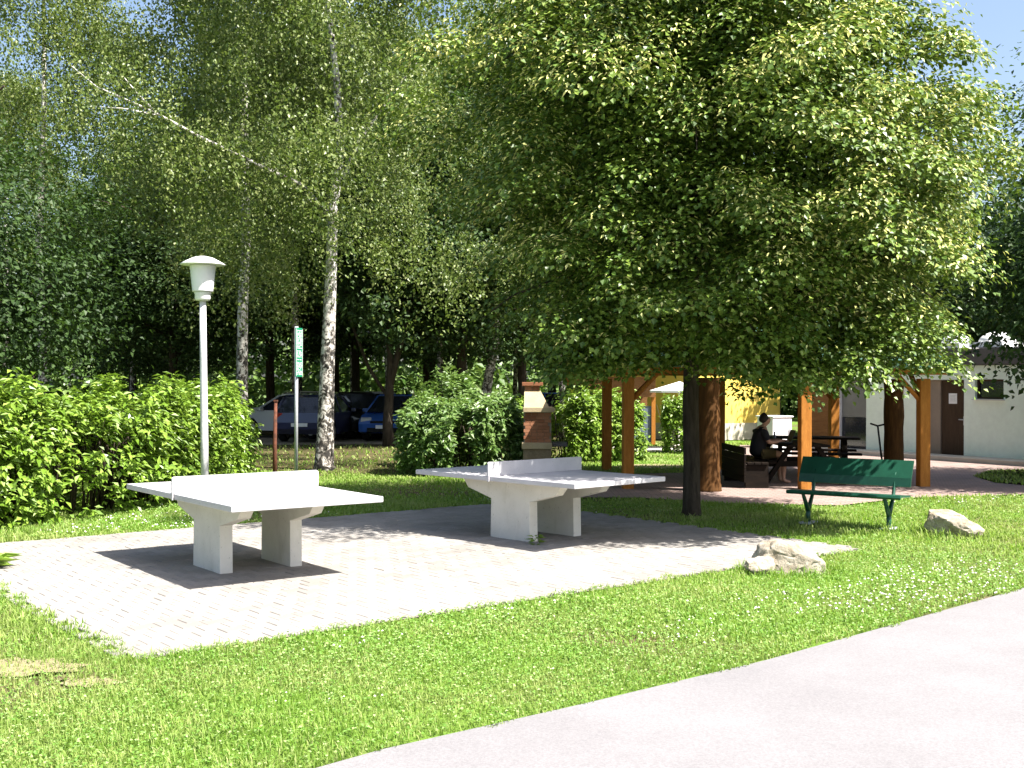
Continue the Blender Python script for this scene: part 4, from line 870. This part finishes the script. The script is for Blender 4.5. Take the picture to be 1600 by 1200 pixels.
def birch_crown(r, H, z0, rad, nstr, per, L=0.075, squash=1.0):
    """drooping strands hung over a cone-like envelope, local to the trunk base"""
    f = r.uniform(0, 1, nstr) ** 0.8; zt = z0 + (H - z0) * f; a = r.uniform(0, 6.283, nstr)
    env = rad * np.sqrt(np.clip(1 - np.abs(f * 1.25 - 0.35), 0.06, 1)); q = env * np.sqrt(r.uniform(0.05, 1, nstr)) * (1 + 0.2 * np.sin(a * 3 + f * 9))
    top = np.c_[np.cos(a) * q, np.sin(a) * q * squash, zt]
    ncl = max(12, nstr // 15); top = top[np.arange(nstr) % ncl] + r.normal(0, 1, (nstr, 3)) * np.array([0.42, 0.42, 0.22]); a = np.arctan2(top[:, 1], top[:, 0])
    ln = r.uniform(0.5, 1.9, nstr); u = r.uniform(0, 1, (nstr, per))
    P = np.repeat(top[:, None], per, 1); P[..., 2] -= u * ln[:, None]
    dr_ = np.c_[np.cos(a), np.sin(a)] * 0.35; P[..., 0] += dr_[:, :1] * np.sqrt(u); P[..., 1] += dr_[:, 1:] * np.sqrt(u)
    P = P.reshape(-1, 3) + r.normal(0, 1, (nstr * per, 3)) * np.array([0.13, 0.13, 0.08]); m = len(P)
    T = unit(r.normal(0, 0.55, (m, 3)) + np.array([0, 0, -1.0])); Nn = unit(r.normal(0, 1, (m, 3)) + np.array([0.25, -0.3, 0.45]))
    l_ = L * r.uniform(0.6, 1.35, m); return leaves(P, Nn, T, l_, l_ * 0.72, 0.08, 0.1)
def path_eval(pts, n):
    pts = np.array(pts, float); s = np.r_[0, np.cumsum(np.linalg.norm(np.diff(pts, axis=0), axis=1))]; q = np.linspace(0, s[-1], n)
    return np.c_[[np.interp(q, s, pts[:, i]) for i in range(3)]].T
def birch(label, base, pts, rad, crown_me, limbs=(), group=None, crown_z=0.0, crown_y=0.0):
    t = thing('birch_tree', label, 'tree', (base[0], base[1], 0), 0, group)
    B().tube([tuple(p) for p in pts], rad, 14).build('trunk', M['birchbark'], t)
    for lp, lr in limbs: B().tube([tuple(p) for p in lp], lr, 8).build('branch', M['birchbark'], t)
    c = obj('crown', crown_me, None, t, (0, crown_y, crown_z)); c['kind'] = 'stuff'; return t
def cm(me, mat): me.materials.append(mat); return me
rb_ = np.random.default_rng(31)
BC = [cm(raw_mesh('crown', *birch_crown(rb_, 15.5, 6.8, 3.4, 1350, 58, 0.085)), M['birchleaf']),
      cm(raw_mesh('crown', *birch_crown(rb_, 14.0, 4.2, 3.0, 1200, 56, 0.085)), M['birchleaf']),
      cm(raw_mesh('crown', *birch_crown(rb_, 16.0, 6.5, 2.9, 950, 54, 0.085)), M['birchleaf'])]
# near birch (with the long pale limb reaching left)
b2 = ((507 - 800) / 1778 * 24.2, 24.2)
def at(u, v, Y, base): return ((u - 800) / 1778 * Y - base[0], Y - base[1], CAM_H - (v - 600) / 1778 * Y)
tr = [(0, 0, -0.1), at(507, 725, 24.2, b2), at(509, 660, 24.2, b2), at(512, 560, 24.2, b2), at(517, 420, 24.2, b2), at(519, 330, 24.2, b2), at(531, 235, 24.2, b2), at(524, 120, 24.2, b2), at(505, -40, 24.2, b2), at(500, -220, 24.3, b2)]
b2c = cm(raw_mesh('crown', *birch_crown(np.random.default_rng(33), 14.5, 4.3, 3.7, 1500, 60, 0.078)), M['birchleaf'])
limb1 = [at(519, 345, 24.2, b2), at(470, 290, 22.9, b2), at(400, 258, 21.9, b2), at(310, 215, 21.1, b2), at(245, 180, 20.6, b2), at(190, 155, 20.3, b2), at(150, 138, 20.1, b2), at(110, 105, 20.0, b2)]
limb2 = [at(245, 180, 20.6, b2), at(215, 150, 20.5, b2), at(190, 120, 20.5, b2)]
limb3 = [at(245, 182, 20.6, b2), at(195, 172, 20.3, b2), at(142, 168, 20.1, b2)]
limb4 = [at(520, 320, 24.2, b2), at(560, 220, 24.4, b2), at(640, 110, 24.6, b2), at(700, 40, 24.8, b2)]
birch('near birch with a thick white speckled trunk and a long pale limb', b2, tr, [0.27, 0.21, 0.175, 0.15, 0.12, 0.11, 0.09, 0.07, 0.05, 0.02], b2c,
      [(limb1, [0.065, 0.05, 0.038, 0.03, 0.026, 0.018, 0.012, 0.006]), (limb2, [0.022, 0.015, 0.005]), (limb3, [0.022, 0.015, 0.005]), (limb4, [0.06, 0.045, 0.03, 0.012])])
# strands that hang from the long limb
rl = np.random.default_rng(35); lp = path_eval(limb1, 60); V_, F_l, o_ = [], [], 0
tops = np.repeat(lp[8:], 6, 0) + rl.normal(0, 0.42, (52 * 6, 3)) + np.array([0, 0.1, 0.15]); tops = tops[np.sin(np.arange(len(tops)) * 0.055) > -0.55]; ns = len(tops); per = 46; u = rl.uniform(0, 1, (ns, per))
P = np.repeat(tops[:, None], per, 1); P[..., 2] -= u * rl.uniform(0.6, 1.8, ns)[:, None]; P = P.reshape(-1, 3) + rl.normal(0, 0.11, (ns * per, 3)); m_ = len(P)
V, F = leaves(P, unit(rl.normal(0, 1, (m_, 3)) + np.array([0.25, -0.3, 0.45])), unit(rl.normal(0, 0.5, (m_, 3)) + np.array([0, 0, -1.0])), 0.07 * rl.uniform(0.6, 1.3, m_), 0.05, 0.08, 0.1)
nb = [o for o in C.objects if o.name.startswith('birch_tree')][0]
fo = obj('hanging_foliage', raw_mesh('hanging_foliage', V, F), M['birchleaf'], nb); fo['kind'] = 'stuff'
# second birch, behind the hedge end
b1 = ((381 - 800) / 1778 * 28.0, 28.0)
tr = [(0, 0, -0.1), at(379, 690, 28, b1), at(378, 600, 28, b1), at(379, 480, 28, b1), at(384, 380, 28, b1), at(380, 200, 28, b1), at(380, 80, 28, b1), at(376, -60, 28, b1), at(372, -260, 28, b1)]
birch('tall slim birch standing behind the right end of the hedge', b1, tr, [0.19, 0.16, 0.14, 0.125, 0.11, 0.095, 0.08, 0.06, 0.02], BC[0], [], None, -0.6, 0.9)
b3 = ((762 - 800) / 1778 * 36.0, 36.0)
tr = [at(752, 700, 36, b3), at(757, 630, 36, b3), at(764, 585, 36, b3), at(775, 525, 36, b3), at(778, 420, 36, b3), at(770, 250, 36, b3), at(772, 60, 36, b3), at(772, -60, 36, b3)]
tr[0] = (tr[0][0], tr[0][1], -0.1)
birch('birch with a bent white trunk above the rounded shrub', b3, tr, [0.2, 0.17, 0.15, 0.14, 0.12, 0.09, 0.06, 0.02], BC[1])
b4 = ((878 - 800) / 1778 * 34.0, 34.0)
birch('slim white birch just right of the brick grill', b4, [(0, 0, -0.1), (0.02, 0, 1.2), (-0.05, 0, 3), (0.05, 0, 7), (0, 0, 13.5)], [0.11, 0.10, 0.09, 0.06, 0.02], BC[1])

def broad_crown(r, cen, radii, ncl, per, L, zmin=1.6, flat=0.5, shell=0.6):
    d = unit(r.normal(0, 1, (ncl, 3))); rr_ = (1 - shell * r.uniform(0, 1, ncl) ** 1.7) * (1 + 0.16 * np.sin(d[:, 0] * 6 + d[:, 2] * 7) + 0.12 * np.sin(d[:, 1] * 9 + d[:, 2] * 4))
    cl = np.array(cen) + d * np.array(radii) * rr_[:, None]; cl = cl[cl[:, 2] > zmin]; n = len(cl)
    P = np.repeat(cl, per, 0) + r.normal(0, 1, (n * per, 3)) * np.repeat(r.uniform(0.25, 0.55, n), per)[:, None] * np.array([1, 1, flat]); m = len(P)
    out = unit(P - np.array(cen)); Nn = unit(out * 0.5 + np.array([0, 0, 0.8]) + r.normal(0, 0.5, (m, 3))); T = unit(r.normal(0, 0.9, (m, 3)) + out * 0.5 + np.array([0, 0, -0.6]))
    l_ = L * r.uniform(0.65, 1.3, m); return leaves(P, Nn, T, l_, l_ * 0.75, 0.12, 0.12)
rd_ = np.random.default_rng(41)
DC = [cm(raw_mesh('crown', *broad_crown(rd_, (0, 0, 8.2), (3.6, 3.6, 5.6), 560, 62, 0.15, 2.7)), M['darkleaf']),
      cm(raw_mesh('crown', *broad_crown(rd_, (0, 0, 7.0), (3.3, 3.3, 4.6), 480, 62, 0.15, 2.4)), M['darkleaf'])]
def broadleaf(label, base, H, crown_me, r0=0.22, fork=False, group=None, lean=0.0, mat='bark'):
    t = thing('broadleaf_tree', label, 'tree', (base[0], base[1], 0), 0, group); b = B()
    if fork:
        b.tube([(0, 0, -0.1), (-0.02, 0, 0.7), (0.03, 0, 1.6), (0.05, 0, 2.4), (-0.05, 0, 4.0), (-0.2, 0.2, 7.5)], [r0 * 1.2, r0, r0 * 0.85, r0 * 0.62, r0 * 0.5, 0.03], 12)
        b.tube([(0.04, 0, 1.7), (0.22, 0, 2.5), (0.45, 0.1, 3.4), (0.65, 0.1, 4.4), (0.9, 0.2, 7.2)], [r0 * 0.66, r0 * 0.62, r0 * 0.55, r0 * 0.45, 0.03], 12)
        b.tube([(0.0, 0, 1.4), (-0.6, 0.1, 2.3), (-1.1, 0.1, 3.6), (-1.5, 0.1, 5.6)], [r0 * 0.4, r0 * 0.35, r0 * 0.3, 0.03], 10)
    else:
        b.tube([(0, 0, -0.1), (0.02, 0, 0.5), (lean * 0.3, 0, H * 0.25), (lean, 0.05, H * 0.6), (lean * 0.6, 0, H)], [r0 * 1.3, r0, r0 * 0.85, r0 * 0.55, 0.03], 10)
        rr = np.random.default_rng(int(abs(base[0] * 31 + base[1] * 7)) + 1)
        for i in range(7):
            a = i * 2.4; z0 = H * (0.28 + 0.08 * i); b.tube([(lean * 0.5, 0, z0), (math.cos(a) * 1.2, math.sin(a) * 1.2, z0 + 0.9), (math.cos(a) * 2.3, math.sin(a) * 2.3, z0 + 1.3)], [r0 * 0.4, r0 * 0.25, 0.02], 6)
    b.build('trunk', M[mat], t); c = obj('crown', crown_me, None, t); c['kind'] = 'stuff'; return t
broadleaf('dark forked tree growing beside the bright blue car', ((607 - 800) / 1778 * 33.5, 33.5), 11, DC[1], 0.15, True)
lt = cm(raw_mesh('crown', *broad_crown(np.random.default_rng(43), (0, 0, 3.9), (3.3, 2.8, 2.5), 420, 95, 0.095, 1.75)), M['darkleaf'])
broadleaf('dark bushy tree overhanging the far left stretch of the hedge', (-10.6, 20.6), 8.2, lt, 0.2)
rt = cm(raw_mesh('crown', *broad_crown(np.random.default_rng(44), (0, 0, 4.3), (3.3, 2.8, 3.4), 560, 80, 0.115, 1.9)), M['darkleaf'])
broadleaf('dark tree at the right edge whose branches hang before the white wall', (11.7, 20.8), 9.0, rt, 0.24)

# wood behind: trees of two kinds between and beyond the parked cars
spots = [(-22, 33, 'd', 0), (-12.6, 30.5, 'b', 2), (-12.4, 41.5, 'd', 0), (-9.3, 44, 'd', 0), (-8.9, 47.5, 'b', 2), (-6.4, 47, 'd', 1),
         (-7.9, 41.5, 'b', 1), (-4.6, 42, 'b', 2), (-3.2, 46.5, 'd', 0), (-2.6, 41.0, 'b', 0), (-1.6, 34.5, 'd', 1), (-0.9, 45, 'b', 1), (0.4, 38.5, 'd', 0), (1.6, 47, 'd', 1), (2.6, 39.5, 'b', 2), (4.6, 43.5, 'd', 0),
         (7.0, 48, 'd', 1), (9.5, 45, 'd', 0), (12.3, 41.0, 'd', 1), (19.0, 42.5, 'd', 1), (22.5, 46, 'd', 0), (-26, 42, 'd', 0), (-20, 45, 'b', 2), (-16.6, 50, 'd', 1), (-12.9, 54, 'b', 0), (-8.6, 56, 'd', 0), (-4.2, 55, 'd', 1),
         (0.2, 56, 'b', 2), (4.0, 55, 'd', 0), (-30, 52, 'd', 1), (-24, 57, 'd', 0), (-18, 60, 'd', 1), (9, 58, 'd', 1), (14, 60, 'd', 0), (20, 58, 'd', 1), (26, 52, 'd', 0), (17.6, 36.5, 'd', 1), (14.6, 37.5, 'd', 0), (-14.8, 44.5, 'b', 1), (-11.2, 37.5, 'd', 1), (-7.3, 52, 'b', 1), (-2.2, 52, 'b', 0)]
rs = np.random.default_rng(51); proto = {}
for x, y, kd, v in spots:
    right = x > 8
    if kd == 'b': lab, grp = 'slim white barked birch among the trees behind the car park', 'birches of the wood behind the car park'
    elif right: lab, grp = 'dark leafy tree rising behind the white building', 'trees behind the white building'
    else: lab, grp = 'dark leafy tree in the wood behind the hedge and cars', 'leafy trees of the wood behind the hedge'
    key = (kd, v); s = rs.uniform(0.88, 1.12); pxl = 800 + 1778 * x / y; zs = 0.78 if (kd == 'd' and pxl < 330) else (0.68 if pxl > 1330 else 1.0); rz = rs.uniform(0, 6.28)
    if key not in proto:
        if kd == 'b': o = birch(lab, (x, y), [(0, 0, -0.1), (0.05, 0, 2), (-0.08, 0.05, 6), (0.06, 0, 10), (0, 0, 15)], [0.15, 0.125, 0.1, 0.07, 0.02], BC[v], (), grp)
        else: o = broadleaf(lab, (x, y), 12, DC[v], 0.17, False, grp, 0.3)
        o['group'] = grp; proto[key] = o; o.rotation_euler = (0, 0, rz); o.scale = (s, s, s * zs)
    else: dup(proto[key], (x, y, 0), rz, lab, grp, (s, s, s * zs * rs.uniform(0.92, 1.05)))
# far edge of the wood: one mass nobody could count
rw = np.random.default_rng(61); ncl = 4200
xx = rw.uniform(-60, 60, ncl); zz = rw.uniform(0.0, 1, ncl) ** 1.4 * (9.0 + 2.0 * np.sin(xx * 0.31) + 1.2 * np.sin(xx * 0.83)); yy = 68 + 4 * np.sin(xx * 0.2) + rw.normal(0, 2.0, ncl)
P = np.repeat(np.c_[xx, yy, zz], 22, 0) + rw.normal(0, 0.8, (ncl * 22, 3)); m_ = len(P); P[:, 2] = np.maximum(P[:, 2], 0.1)
V, F = leaves(P, unit(rw.normal(0, 0.6, (m_, 3)) + np.array([0, -0.4, 0.7])), rw.normal(0, 1, (m_, 3)), 0.5 * rw.uniform(0.6, 1.3, m_), 0.38, 0.1, 0.1)
tag(obj('far_wood', raw_mesh('far_wood', V, F), M['bushleaf']), kind='stuff')
